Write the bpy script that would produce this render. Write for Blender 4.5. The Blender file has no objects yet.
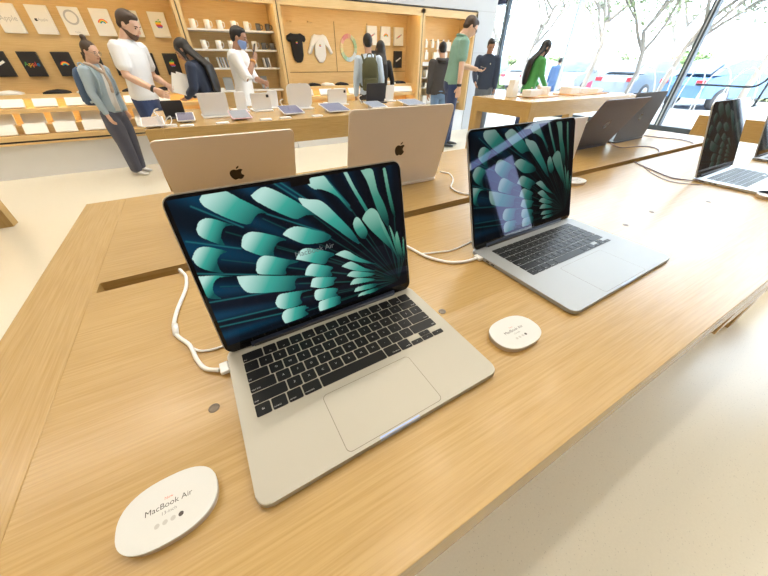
import bpy, bmesh, math, random
import numpy as np
from mathutils import Vector, Matrix
random.seed(7)
S = bpy.context.scene
COL = S.collection
PI = math.pi
rad = math.radians

# ---------------------------------------------------------------- helpers
class MB:
    """collects geometry with material slots and links it as ONE mesh object"""
    def __init__(self):
        self.v = []; self.f = []; self.m = []; self.s = []
    def add(self, verts, faces, mi=0, smooth=False, M=None):
        o = len(self.v)
        for p in verts:
            p = Vector(p)
            self.v.append(tuple(M @ p if M is not None else p))
        for f in faces:
            self.f.append(tuple(i + o for i in f)); self.m.append(mi); self.s.append(smooth)
        return self
    def bm(self, bm, mi=0, smooth=False, M=None):
        bm.verts.index_update()
        self.add([v.co.copy() for v in bm.verts], [[v.index for v in f.verts] for f in bm.faces], mi, smooth, M)
        bm.free()
        return self
    def box(self, x0, x1, y0, y1, z0, z1, mi=0, bev=0.0, M=None, seg=2):
        bm = bmesh.new()
        bmesh.ops.create_cube(bm, size=1)
        for v in bm.verts:
            v.co = Vector(((x0 + x1) / 2 + v.co.x * (x1 - x0), (y0 + y1) / 2 + v.co.y * (y1 - y0), (z0 + z1) / 2 + v.co.z * (z1 - z0)))
        if bev > 0:
            bmesh.ops.bevel(bm, geom=bm.edges[:], offset=bev, segments=seg, affect='EDGES', profile=0.5)
        return self.bm(bm, mi, False, M)
    def prism(self, pts, z0, z1, mi=0, bev=0.0, M=None, smooth=False):
        """extruded outline (pts ccw in xy)"""
        bm = bmesh.new()
        a = [bm.verts.new((x, y, z0)) for x, y in pts]
        b = [bm.verts.new((x, y, z1)) for x, y in pts]
        n = len(pts)
        bm.faces.new(list(reversed(a))); top = bm.faces.new(b)
        for i in range(n):
            bm.faces.new((a[i], a[(i + 1) % n], b[(i + 1) % n], b[i]))
        if bev > 0:
            es = [e for e in bm.edges if abs(e.verts[0].co.z - e.verts[1].co.z) < 1e-9]
            bmesh.ops.bevel(bm, geom=es, offset=bev, segments=2, affect='EDGES', profile=0.5)
        return self.bm(bm, mi, smooth, M)
    def flat(self, pts, z, mi=0, M=None):
        return self.add([(x, y, z) for x, y in pts], [list(range(len(pts)))], mi, False, M)
    def tube(self, pts, r, mi=0, n=8, M=None, cap=True, smooth=True):
        pts = [Vector(p) for p in pts]
        rs = r if isinstance(r, (list, tuple)) else [r] * len(pts)
        verts = []; faces = []
        up = Vector((0, 0, 1))
        prev = None
        for i, p in enumerate(pts):
            t = (pts[min(i + 1, len(pts) - 1)] - pts[max(i - 1, 0)])
            if t.length < 1e-9: t = Vector((0, 0, 1))
            t.normalize()
            if prev is None:
                ref = up if abs(t.dot(up)) < 0.95 else Vector((1, 0, 0))
                x = t.cross(ref).normalized()
            else:
                x = (prev - t * prev.dot(t))
                x = x.normalized() if x.length > 1e-6 else t.orthogonal().normalized()
            prev = x
            y = t.cross(x)
            for k in range(n):
                a = 2 * PI * k / n
                verts.append(p + x * math.cos(a) * rs[i] + y * math.sin(a) * rs[i])
        for i in range(len(pts) - 1):
            for k in range(n):
                faces.append((i * n + k, i * n + (k + 1) % n, (i + 1) * n + (k + 1) % n, (i + 1) * n + k))
        if cap:
            faces.append(tuple(reversed(range(n)))); faces.append(tuple((len(pts) - 1) * n + k for k in range(n)))
        return self.add(verts, faces, mi, smooth, M)
    def lathe(self, prof, n=24, mi=0, M=None, smooth=True):
        """profile [(r,z)...] bottom to top round z"""
        verts = []; faces = []
        for r, z in prof:
            for k in range(n):
                a = 2 * PI * k / n
                verts.append((r * math.cos(a), r * math.sin(a), z))
        for i in range(len(prof) - 1):
            for k in range(n):
                faces.append((i * n + k, i * n + (k + 1) % n, (i + 1) * n + (k + 1) % n, (i + 1) * n + k))
        faces.append(tuple(reversed(range(n)))); faces.append(tuple((len(prof) - 1) * n + k for k in range(n)))
        return self.add(verts, faces, mi, smooth, M)
    def loft(self, rings, mi=0, smooth=True, M=None):
        """rings: list of equal-length vertex loops"""
        n = len(rings[0]); verts = [p for r in rings for p in r]; faces = []
        for i in range(len(rings) - 1):
            for k in range(n):
                faces.append((i * n + k, i * n + (k + 1) % n, (i + 1) * n + (k + 1) % n, (i + 1) * n + k))
        faces.append(tuple(reversed(range(n)))); faces.append(tuple((len(rings) - 1) * n + k for k in range(n)))
        return self.add(verts, faces, mi, smooth, M)
    def ball(self, c, r, mi=0, M=None, seg=12):
        rx, ry, rz = r if isinstance(r, (tuple, list)) else (r, r, r)
        bm = bmesh.new()
        bmesh.ops.create_uvsphere(bm, u_segments=seg, v_segments=max(6, seg // 2 + 2), radius=1)
        for v in bm.verts:
            v.co = Vector((c[0] + v.co.x * rx, c[1] + v.co.y * ry, c[2] + v.co.z * rz))
        return self.bm(bm, mi, True, M)
    def mesh(self, name, mats):
        me = bpy.data.meshes.new(name)
        me.from_pydata(self.v, [], self.f)
        for m in (mats if isinstance(mats, (list, tuple)) else [mats]):
            me.materials.append(m)
        me.polygons.foreach_set('material_index', self.m)
        me.polygons.foreach_set('use_smooth', self.s)
        me.update()
        return me
    def build(self, name, mats, parent=None, loc=None, rot=None, fix=False):
        me = self.mesh(name, mats)
        if fix:
            bm = bmesh.new(); bm.from_mesh(me); bmesh.ops.recalc_face_normals(bm, faces=bm.faces[:]); bm.to_mesh(me); bm.free()
        o = bpy.data.objects.new(name, me)
        COL.objects.link(o)
        if parent is not None: o.parent = parent
        if loc is not None: o.location = loc
        if rot is not None: o.rotation_euler = rot
        return o

def tag(o, label=None, cat=None, group=None, kind=None):
    if label: o['label'] = label
    if cat: o['category'] = cat
    if group: o['group'] = group
    if kind: o['kind'] = kind
    return o

def thing(name, label, cat, loc=(0, 0, 0), rz=0.0, group=None):
    o = bpy.data.objects.new(name, None)
    o.empty_display_size = 0.1
    COL.objects.link(o)
    o.location = loc; o.rotation_euler = (0, 0, rz)
    return tag(o, label, cat, group)

def copy_tree(o, parent=None):
    c = o.copy(); COL.objects.link(c)
    if parent is not None: c.parent = parent
    for ch in list(o.children): copy_tree(ch, c)
    return c

def dup(o, loc, rz, label, group=None):
    c = copy_tree(o); c.location = loc; c.rotation_euler = (0, 0, rz); c['label'] = label
    if group: c['group'] = group
    return c

def struct(o): o['kind'] = 'structure'; return o

def rrect(w, d, r, n=6, x0=0.0, y0=0.0):
    """rounded rectangle outline, ccw, lower-left corner at x0,y0"""
    pts = []
    for cx, cy, a0 in ((w - r, r, -90), (w - r, d - r, 0), (r, d - r, 90), (r, r, 180)):
        for k in range(n + 1):
            a = rad(a0 + 90 * k / n)
            pts.append((x0 + cx + r * math.cos(a), y0 + cy + r * math.sin(a)))
    return pts

def spline(pts, n=8):
    """Catmull-Rom through points"""
    P = [Vector(p) for p in pts]; out = []
    for i in range(len(P) - 1):
        p0 = P[max(i - 1, 0)]; p1 = P[i]; p2 = P[i + 1]; p3 = P[min(i + 2, len(P) - 1)]
        for k in range(n):
            t = k / n
            out.append(0.5 * ((2 * p1) + (-p0 + p2) * t + (2 * p0 - 5 * p1 + 4 * p2 - p3) * t * t + (-p0 + 3 * p1 - 3 * p2 + p3) * t ** 3))
    out.append(P[-1]); return out

def text_mesh(body, size, extrude=0.0, align='CENTER'):
    """letters as bmesh-ready (verts, faces) in the xy plane"""
    cu = bpy.data.curves.new('txt', 'FONT'); cu.body = body; cu.size = size
    cu.align_x = align; cu.align_y = 'CENTER'; cu.extrude = extrude; cu.resolution_u = 3
    ob = bpy.data.objects.new('txt', cu); COL.objects.link(ob)
    dg = bpy.context.evaluated_depsgraph_get()
    me = bpy.data.meshes.new_from_object(ob.evaluated_get(dg))
    v = [x.co.copy() for x in me.vertices]; f = [tuple(p.vertices) for p in me.polygons]
    bpy.data.objects.remove(ob); bpy.data.curves.remove(cu); bpy.data.meshes.remove(me)
    return v, f

def bez(p0, p1, p2, p3, n=8):
    out = []
    for k in range(n):
        t = k / n; u = 1 - t
        out.append((u**3*p0[0]+3*u*u*t*p1[0]+3*u*t*t*p2[0]+t**3*p3[0], u**3*p0[1]+3*u*u*t*p1[1]+3*u*t*t*p2[1]+t**3*p3[1]))
    return out

def fruit_outline():
    """bitten fruit emblem: body outline and leaf outline, unit height about 1"""
    b = []
    b += bez((0.0, 0.33), (0.12, 0.33), (0.20, 0.40), (0.30, 0.38))
    b += bez((0.30, 0.38), (0.38, 0.36), (0.42, 0.31), (0.45, 0.26))
    b += bez((0.45, 0.26), (0.26, 0.16), (0.24, -0.12), (0.49, -0.22))
    b += bez((0.49, -0.22), (0.44, -0.38), (0.32, -0.55), (0.20, -0.55))
    b += bez((0.20, -0.55), (0.12, -0.55), (0.09, -0.50), (0.0, -0.50))
    b += bez((0.0, -0.50), (-0.09, -0.50), (-0.12, -0.55), (-0.20, -0.55))
    b += bez((-0.20, -0.55), (-0.36, -0.53), (-0.62, -0.06), (-0.47, 0.22))
    b += bez((-0.47, 0.22), (-0.40, 0.36), (-0.22, 0.42), (-0.10, 0.37))
    b += bez((-0.10, 0.37), (-0.06, 0.345), (-0.04, 0.33), (0.0, 0.33))
    l = bez((0.0, 0.42), (0.0, 0.56), (0.10, 0.64), (0.22, 0.66)) + bez((0.22, 0.66), (0.22, 0.52), (0.12, 0.42), (0.0, 0.42))
    return [(x, y) for x, y in reversed(b)], list(reversed(l))

def clip_band(poly, ylo, yhi):
    """part of a polygon between two heights (simple Sutherland-Hodgman)"""
    def cl(P, y, keep_above):
        out = []
        for i in range(len(P)):
            a, b = P[i], P[(i + 1) % len(P)]
            ia = (a[1] >= y) == keep_above; ib = (b[1] >= y) == keep_above
            if ia: out.append(a)
            if ia != ib and abs(b[1] - a[1]) > 1e-12:
                t = (y - a[1]) / (b[1] - a[1]); out.append((a[0] + t * (b[0] - a[0]), y))
        return out
    P = cl(poly, ylo, True)
    return cl(P, yhi, False) if len(P) > 2 else []

# ---------------------------------------------------------------- materials
MATS = {}
def mat(name, col, rough=0.5, metal=0.0, spec=0.5, bump=0.0, bscale=200.0, coat=0.0, emit=None, estr=0.0, vary=0.0, vscale=6.0, sheen=0.0):
    if name in MATS: return MATS[name]
    m = bpy.data.materials.new(name); m.use_nodes = True
    nt = m.node_tree; N = nt.nodes; L = nt.links
    b = N['Principled BSDF']
    b.inputs['Base Color'].default_value = (*col, 1)
    b.inputs['Roughness'].default_value = rough
    b.inputs['Metallic'].default_value = metal
    b.inputs['Specular IOR Level'].default_value = spec
    b.inputs['Coat Weight'].default_value = coat
    if sheen: b.inputs['Sheen Weight'].default_value = sheen
    if emit is not None:
        b.inputs['Emission Color'].default_value = (*emit, 1); b.inputs['Emission Strength'].default_value = estr
    tc = N.new('ShaderNodeTexCoord')
    nz = N.new('ShaderNodeTexNoise'); nz.inputs['Scale'].default_value = vscale; nz.inputs['Detail'].default_value = 3
    L.new(tc.outputs['Object'], nz.inputs['Vector'])
    mx = N.new('ShaderNodeMix'); mx.data_type = 'RGBA'
    v = vary if vary else 0.02
    mx.inputs['A'].default_value = (*[max(0, c * (1 - v)) for c in col], 1)
    mx.inputs['B'].default_value = (*[min(1, c * (1 + v)) for c in col], 1)
    L.new(nz.outputs['Fac'], mx.inputs['Factor']); L.new(mx.outputs['Result'], b.inputs['Base Color'])
    if bump > 0:
        n2 = N.new('ShaderNodeTexNoise'); n2.inputs['Scale'].default_value = bscale; n2.inputs['Detail'].default_value = 2
        L.new(tc.outputs['Object'], n2.inputs['Vector'])
        bp = N.new('ShaderNodeBump'); bp.inputs['Strength'].default_value = bump; bp.inputs['Distance'].default_value = 0.002
        L.new(n2.outputs['Fac'], bp.inputs['Height']); L.new(bp.outputs['Normal'], b.inputs['Normal'])
    MATS[name] = m
    return m

def wood(name, c1, c2, axis='X', rough=0.27, scale=1.0, spec=0.5, coat=0.0):
    if name in MATS: return MATS[name]
    m = bpy.data.materials.new(name); m.use_nodes = True
    nt = m.node_tree; N = nt.nodes; L = nt.links; b = N['Principled BSDF']
    tc = N.new('ShaderNodeTexCoord'); mp = N.new('ShaderNodeMapping')
    st = {'X': (9, 330, 330), 'Y': (330, 9, 330), 'Z': (330, 330, 9)}[axis]
    mp.inputs['Scale'].default_value = [s * scale for s in st]
    L.new(tc.outputs['Object'], mp.inputs['Vector'])
    n1 = N.new('ShaderNodeTexNoise'); n1.inputs['Scale'].default_value = 1.0; n1.inputs['Detail'].default_value = 4; n1.inputs['Roughness'].default_value = 0.6
    L.new(mp.outputs['Vector'], n1.inputs['Vector'])
    mp2 = N.new('ShaderNodeMapping')
    st2 = {'X': (0.7, 9, 9), 'Y': (9, 0.7, 9), 'Z': (9, 9, 0.7)}[axis]
    mp2.inputs['Scale'].default_value = st2
    L.new(tc.outputs['Object'], mp2.inputs['Vector'])
    n2 = N.new('ShaderNodeTexNoise'); n2.inputs['Scale'].default_value = 1.0; n2.inputs['Detail'].default_value = 3
    L.new(mp2.outputs['Vector'], n2.inputs['Vector'])
    ad = N.new('ShaderNodeMath'); ad.operation = 'MULTIPLY_ADD'; ad.inputs[1].default_value = 0.74
    L.new(n1.outputs['Fac'], ad.inputs[0])
    ml = N.new('ShaderNodeMath'); ml.operation = 'MULTIPLY'; ml.inputs[1].default_value = 0.26
    L.new(n2.outputs['Fac'], ml.inputs[0]); L.new(ml.outputs[0], ad.inputs[2])
    cr = N.new('ShaderNodeValToRGB')
    cr.color_ramp.elements[0].position = 0.36; cr.color_ramp.elements[0].color = (*c2, 1)
    cr.color_ramp.elements[1].position = 0.60; cr.color_ramp.elements[1].color = (*c1, 1)
    L.new(ad.outputs[0], cr.inputs['Fac']); L.new(cr.outputs['Color'], b.inputs['Base Color'])
    b.inputs['Roughness'].default_value = rough; b.inputs['Specular IOR Level'].default_value = spec
    b.inputs['Coat Weight'].default_value = coat; b.inputs['Coat Roughness'].default_value = .16
    bp = N.new('ShaderNodeBump'); bp.inputs['Strength'].default_value = 0.05; bp.inputs['Distance'].default_value = 0.0004
    L.new(n1.outputs['Fac'], bp.inputs['Height']); L.new(bp.outputs['Normal'], b.inputs['Normal'])
    MATS[name] = m
    return m

def terrazzo(name, base, speck, rough=0.22):
    m = bpy.data.materials.new(name); m.use_nodes = True
    nt = m.node_tree; N = nt.nodes; L = nt.links; b = N['Principled BSDF']
    tc = N.new('ShaderNodeTexCoord')
    vo = N.new('ShaderNodeTexVoronoi'); vo.inputs['Scale'].default_value = 190
    L.new(tc.outputs['Object'], vo.inputs['Vector'])
    sx = N.new('ShaderNodeSeparateColor'); L.new(vo.outputs['Color'], sx.inputs['Color'])
    lt = N.new('ShaderNodeMath'); lt.operation = 'LESS_THAN'; lt.inputs[1].default_value = 0.10
    L.new(sx.outputs['Red'], lt.inputs[0])
    ls = N.new('ShaderNodeMath'); ls.operation = 'LESS_THAN'; ls.inputs[1].default_value = 0.30
    L.new(vo.outputs['Distance'], ls.inputs[0])
    mu = N.new('ShaderNodeMath'); mu.operation = 'MULTIPLY'; L.new(lt.outputs[0], mu.inputs[0]); L.new(ls.outputs[0], mu.inputs[1])
    nz = N.new('ShaderNodeTexNoise'); nz.inputs['Scale'].default_value = 140; nz.inputs['Detail'].default_value = 2
    L.new(tc.outputs['Object'], nz.inputs['Vector'])
    mx0 = N.new('ShaderNodeMix'); mx0.data_type = 'RGBA'
    mx0.inputs['A'].default_value = (*[c * 0.96 for c in base], 1); mx0.inputs['B'].default_value = (*[min(1, c * 1.04) for c in base], 1)
    L.new(nz.outputs['Fac'], mx0.inputs['Factor'])
    mx = N.new('ShaderNodeMix'); mx.data_type = 'RGBA'; mx.inputs['B'].default_value = (*speck, 1)
    L.new(mx0.outputs['Result'], mx.inputs['A'])
    ms = N.new('ShaderNodeMath'); ms.operation = 'MULTIPLY'; ms.inputs[1].default_value = 0.40
    L.new(mu.outputs[0], ms.inputs[0]); L.new(ms.outputs[0], mx.inputs['Factor'])
    L.new(mx.outputs['Result'], b.inputs['Base Color'])
    b.inputs['Roughness'].default_value = rough
    MATS[name] = m
    return m

def glass_mat(name, tint=(1, 1, 1), refl=1.0):
    m = bpy.data.materials.new(name); m.use_nodes = True
    nt = m.node_tree; N = nt.nodes; L = nt.links
    N.remove(N['Principled BSDF'])
    out = N['Material Output']
    tr = N.new('ShaderNodeBsdfTransparent'); tr.inputs['Color'].default_value = (*tint, 1)
    gl = N.new('ShaderNodeBsdfGlossy'); gl.inputs['Roughness'].default_value = 0.0
    fr = N.new('ShaderNodeFresnel'); fr.inputs['IOR'].default_value = 1.45
    mx = N.new('ShaderNodeMixShader')
    ge = N.new('ShaderNodeNewGeometry'); iv = N.new('ShaderNodeMath'); iv.operation = 'SUBTRACT'; iv.inputs[0].default_value = 1
    L.new(ge.outputs['Backfacing'], iv.inputs[1])
    mu = N.new('ShaderNodeMath'); mu.operation = 'MULTIPLY'; L.new(fr.outputs[0], mu.inputs[0]); L.new(iv.outputs[0], mu.inputs[1])
    L.new(mu.outputs[0], mx.inputs[0]); L.new(tr.outputs[0], mx.inputs[1]); L.new(gl.outputs[0], mx.inputs[2])
    L.new(mx.outputs[0], out.inputs['Surface'])
    MATS[name] = m
    return m

OAK1 = (0.50, 0.325, 0.122); OAK2 = (0.40, 0.243, 0.078)
oakX = wood('oak_along_x', OAK1, OAK2, 'X', coat=.12)
oakY = wood('oak_along_y', OAK1, OAK2, 'Y', coat=.12)
oakZ = wood('oak_upright', OAK1, OAK2, 'Z')
oakIn = wood('oak_slot', (0.46, 0.27, 0.12), (0.36, 0.19, 0.08), 'X', rough=0.6)
WALLW1 = (0.80, 0.58, 0.29); WALLW2 = (0.70, 0.47, 0.21)
cabX = wood('cabinet_oak', WALLW1, WALLW2, 'X', rough=0.5, scale=0.5)
cabZ = wood('cabinet_oak_upright', WALLW1, WALLW2, 'Z', rough=0.5, scale=0.5)
white = mat('white_satin', (0.86, 0.86, 0.86), 0.45)
whitep = mat('white_paint', (0.82, 0.83, 0.85), 0.6)
board_white = mat('board_white', (0.92, 0.92, 0.91), 0.6)
board_black = mat('board_black', (0.018, 0.018, 0.022), 0.55)
gapdark = mat('dark_gap', (0.03, 0.028, 0.026), 0.7)
plastic_w = mat('white_plastic', (0.85, 0.85, 0.86), 0.3)
steel = mat('bronze_mullion', (0.07, 0.085, 0.10), 0.4, metal=0.3)
LAMP, SPOT, SKY, SUN, EXPO = 14.5, 200.0, 8.2, 7.0, -0.04
# ---------------------------------------------------------------- the room
XW = 9.4          # glass wall
XL, YN, YB = -7.5, -8.2, 16.0
ZC = 6.2
fl = terrazzo('terrazzo', (0.80, 0.755, 0.63), (0.42, 0.38, 0.32))
struct(MB().box(XL, XW, YN, YB, -0.2, 0.0).build('floor', fl))
ceil_m = mat('ceiling_board', (0.80, 0.72, 0.58), 0.7)
struct(MB().box(XL, XW + 1.0, YN, YB, ZC, ZC + 0.3).build('ceiling', ceil_m))
struct(MB().box(XL - 0.2, XL, YN, YB, 0, ZC).build('wall_left', mat('oak_wall_paint', (0.62, 0.50, 0.34), 0.7)))
struct(MB().box(XL, XW, YN - 0.2, YN, 0, ZC).build('wall_front', mat('dark_wood_wall', (0.16, 0.11, 0.08), 0.7)))
# solid part of the right hand wall with a tall pane and a clerestory strip
wr = MB(); wr.box(XW, XW + .2, -6.0, -1.27, 0, 3.45); wr.box(XW, XW + .2, -8.2, -7.4, 0, 3.45); wr.box(XW, XW + .2, -7.4, -6.0, 0, .55); wr.box(XW, XW + .2, -7.4, -6.0, 3.2, 3.45); wr.box(XW, XW + .2, -8.2, -1.27, 3.75, ZC)
struct(wr.build('wall_right', mat('dark_wood_wall', (0.16, 0.11, 0.08), 0.7)))
# back wall: pale stone above the display bays and to their right, up to its free end
YP = 5.90          # plane of the bay fronts
wb = MB()
wb.box(XL, 5.95, YP + 0.02, YP + 0.75, 2.06, ZC)
wb.box(5.45, 5.95, YP + 0.02, YP + 0.75, 0.0, 2.06)
for z in (1.42, 2.06, 2.7):
    wb.box(5.45, 5.952, YP + 0.0185, YP + 0.03, z, z + 0.006, 1)
struct(wb.build('wall_back', [mat('pale_stone', (0.56, 0.575, 0.60), 0.6, bump=0.05, bscale=40), mat('stone_joint', (0.42, 0.42, 0.43), 0.8)]))
struct(MB().box(XL, XW, YB, YB + 0.2, 0, ZC).build('wall_far', whitep))
# glass wall, one pane object per bay between mullions
gl = glass_mat('window_glass', (0.97, 0.985, 1.0))
YS = [-1.27, 1.2, 3.65, 6.54, 8.93, 12.4, 16.0]
for a, b in zip(YS[:-1], YS[1:]):
    struct(MB().box(XW + 0.04, XW + 0.055, a, b, 0.06, ZC).build('window_%d' % (YS.index(a) + 1), gl))
struct(MB().box(XW + 0.04, XW + 0.055, -7.4, -6.0, 0.55, 3.2).build('window_8', gl))
struct(MB().box(XW + 0.04, XW + 0.055, -8.2, -1.27, 3.45, 3.75).build('window_9', gl))
k = 0
for y in YS:
    k += 1
    w = 0.012 if abs(y - 6.54) < 0.01 else 0.050
    m = MB(); m.box(XW - 0.02, XW + 0.12, y - w, y + w, 0.0, ZC, 0, 0.004)
    if w > 0.02: m.box(XW - 0.024, XW - 0.019, y - 0.012, y + 0.012, 0.0, ZC, 1)
    struct(m.build('trim_%d' % k, [steel if w > 0.02 else mat('grey_joint', (0.45, 0.5, 0.52), 0.4), mat('bright_bead', (0.6, 0.64, 0.68), 0.3, metal=0.8)]))
k += 1
struct(MB().box(XW - 0.03, XW + 0.13, -1.27, YB, 0.0, 0.10, 0, 0.004).build('trim_%d' % k, steel))
k += 1
struct(MB().box(XW - 0.05, XW + 0.16, 9.0, 12.4, 2.72, 2.98, 0, 0.004).build('trim_%d' % k, mat('dark_blue_transom', (0.05, 0.06, 0.13), 0.4)))

# ---------------------------------------------------------------- display bays of the back wall
# each bay is one fitting: sides, back, top, counter tiers
PZ = 0.40
led = mat('warm_led_strip', (1.0, 0.8, 0.45), 0.4, emit=(1.0, 0.84, 0.50), estr=14.0)
def bay(name, label, x0, x1, kind):
    r = thing(name, label, 'display bay', ((x0 + x1) / 2, YP, 0))
    h = (x1 - x0) / 2
    yb = 0.46
    MB().box(-h, h, yb, yb + 0.03, 0.3, 2.02).build('back_panel', cabX, r)
    MB().box(-h, -h + 0.045, 0.0, yb, PZ, 2.02, 0, 0.002).build('side_panel', cabZ, r)
    MB().box(h - 0.045, h, 0.0, yb, PZ, 2.02, 0, 0.002).build('side_panel', cabZ, r)
    m = MB(); m.box(-h, h, 0.0, yb, 1.965, 2.035, 0, 0.002); m.box(-h + .045, h - .045, 0.0, 0.02, 1.93, 1.965, 0); m.box(-h, h, -0.004, 0.0, 2.035, 2.045, 1)
    m.build('top_panel', [cabX, gapdark], r)
    # dark strip painted as the gap's shade, down the right hand side
    MB().box(h - 0.004, h + 0.0038, -0.003, 0.02, PZ, 2.03).build('shadow_joint', gapdark, r)
    MB().box(-h + .06, h - .06, 0.03, 0.06, 1.957, 1.964).build('light_strip', led, r)
    MB().box(-h, h, 0.03, yb, 0.0, PZ - 0.0, 0, 0.002).build('plinth', mat('plinth_white', (0.80, 0.81, 0.83), 0.5), r)
    return r, h, yb
amber = mat('warm_niche_oak', (0.72, 0.42, 0.10), 0.5)
for nm, x0, x1, lab in (('display_bay', -4.9, 0.236, 'oak wall bay of hanging tops above tiers of white boxes'),
                        ('display_bay', 1.544, 4.146, 'oak wall bay showing baby clothes and a ring print')):
    r, h, yb = bay(nm, lab, x0, x1, 'tier')
    # three stepped tiers with niches lit from above
    MB().box(-h + .045, h - .045, 0.20, yb, 0.875, 0.925, 0, 0.003).build('ledge', cabX, r)
    MB().box(-h + .045, h - .045, 0.10, yb, 0.735, 0.780, 0, 0.003).build('ledge', cabX, r)
    m = MB(); m.box(-h, h, -0.02, yb, 0.445, 0.50, 0, 0.003); m.box(-h, h, -0.012, 0.02, 0.425, 0.445, 1); m.box(-h, h, -0.02, yb, PZ, 0.425, 0, 0.002)
    m.build('ledge', [cabX, gapdark], r)
    for za, zb, yf in ((0.78, 0.875, 0.40), (0.50, 0.735, 0.42)):
        MB().box(-h + .045, h - .045, yf, yf + 0.02, za, zb).build('niche_back', cabX, r)
    for zz, yy in ((0.8715, 0.30), (0.7315, 0.25)):
        MB().box(-h + .06, h - .06, yy, yy + 0.02, zz, zz + 0.0032).build('light_strip', led, r)
    if x0 < 0:
        MB().box(-h + .05, h - .05, .185, .41, .50, .60, 0, .002).build('riser', cabX, r)
    if x0 > 1:
        m = MB()   # framed rear panels with dark joints
        for q in (1.69, 2.60, 3.24):
            m.box(q - (x0 + x1) / 2 - 0.004, q - (x0 + x1) / 2 + 0.004, yb - 0.004, yb + 0.001, 1.12, 1.82)
        m.box(1.69 - (x0 + x1) / 2, h - 0.05, yb - 0.004, yb + 0.001, 1.116, 1.124)
        m.build('panel_joint', mat('panel_shadow', (0.25, 0.15, 0.06), 0.7), r)
        for q in (1.79, 2.13):
            MB().box(q + .03 - .035 - (x0 + x1) / 2, q + .03 + .035 - (x0 + x1) / 2, yb - .055, yb, 1.785, 1.805, 0, .004).build('peg', cabX, r)
# mug bay: four white shelves
r, h, yb = bay('display_bay', 'oak wall bay with four white shelves of mugs', 0.244, 1.536, 'shelf')
XM = (0.244 + 1.536) / 2
for z in (1.64, 1.415, 1.19, 0.90):
    MB().box(-h + .05, h - .05, 0.20, yb, z - 0.022, z, 0, 0.002).build('shelf', white, r)
# accessory bay at the right end
r, h, yb = bay('display_bay', 'narrow oak wall bay of small white accessories at right', 4.154, 5.45, 'small')
XA = (4.154 + 5.45) / 2
for z, t in ((1.27, 0.06), (1.02, 0.02), (0.85, 0.02), (0.56, 0.03)):
    MB().box(-h + .05, h - .05, 0.16, yb, z - t, z, 0, 0.002).build('shelf', white if t > .05 else mat('shelf_grey', (0.6, 0.58, 0.55), .4), r)
for i in range(9):
    x = -h + .16 + i * .12
    MB().tube([(x, yb, 1.62 if i % 2 else 1.60), (x, yb - .10, 1.62 if i % 2 else 1.60)], 0.004, 0, 6).build('hook', steel, r)

# ---------------------------------------------------------------- goods on the bays
RAIN = [mat('stripe_green', (0.10, 0.45, 0.12), .6), mat('stripe_yellow', (0.95, 0.70, 0.05), .6), mat('stripe_orange', (0.95, 0.35, 0.04), .6),
        mat('stripe_red', (0.80, 0.05, 0.06), .6), mat('stripe_purple', (0.35, 0.08, 0.40), .6), mat('stripe_blue', (0.02, 0.30, 0.72), .6)]
greyp = mat('print_grey', (0.55, 0.56, 0.60), .6); inkp = mat('print_ink', (0.05, 0.05, 0.06), .6); inkw = mat('print_white', (0.9, 0.9, 0.9), .6)
# writing plane: x right, y up -> wall facing -y
WALLM = Matrix(((1, 0, 0, 0), (0, 0, -1, 0), (0, 1, 0, 0), (0, 0, 0, 1)))
FB, FL = fruit_outline()
def fruit_striped(m, s, cx, cy, z, base=1, M=WALLM):
    bands = [(0.20, 0.5), (0.03, 0.20), (-0.13, 0.03), (-0.29, -0.13), (-0.44, -0.29), (-0.6, -0.44)]
    for i, (lo, hi) in enumerate(bands):
        q = clip_band(FB, lo, hi)
        if len(q) > 2: m.add([(cx + x * s, cy + y * s, z) for x, y in q], [list(range(len(q)))], base + i, False, M)
    m.add([(cx + x * s, cy + y * s, z) for x, y in FL], [list(range(len(FL)))], base, False, M)
def arc_band(m, r0, r1, a0, a1, cx, cy, z, mi, n=20, M=WALLM):
    for k in range(n):
        t0 = rad(a0 + (a1 - a0) * k / n); t1 = rad(a0 + (a1 - a0) * (k + 1) / n)
        m.add([(cx + r0 * math.cos(t0), cy + r0 * math.sin(t0), z), (cx + r1 * math.cos(t0), cy + r1 * math.sin(t0), z),
               (cx + r1 * math.cos(t1), cy + r1 * math.sin(t1), z), (cx + r0 * math.cos(t1), cy + r0 * math.sin(t1), z)], [(0, 1, 2, 3)], mi, False, M)
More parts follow.
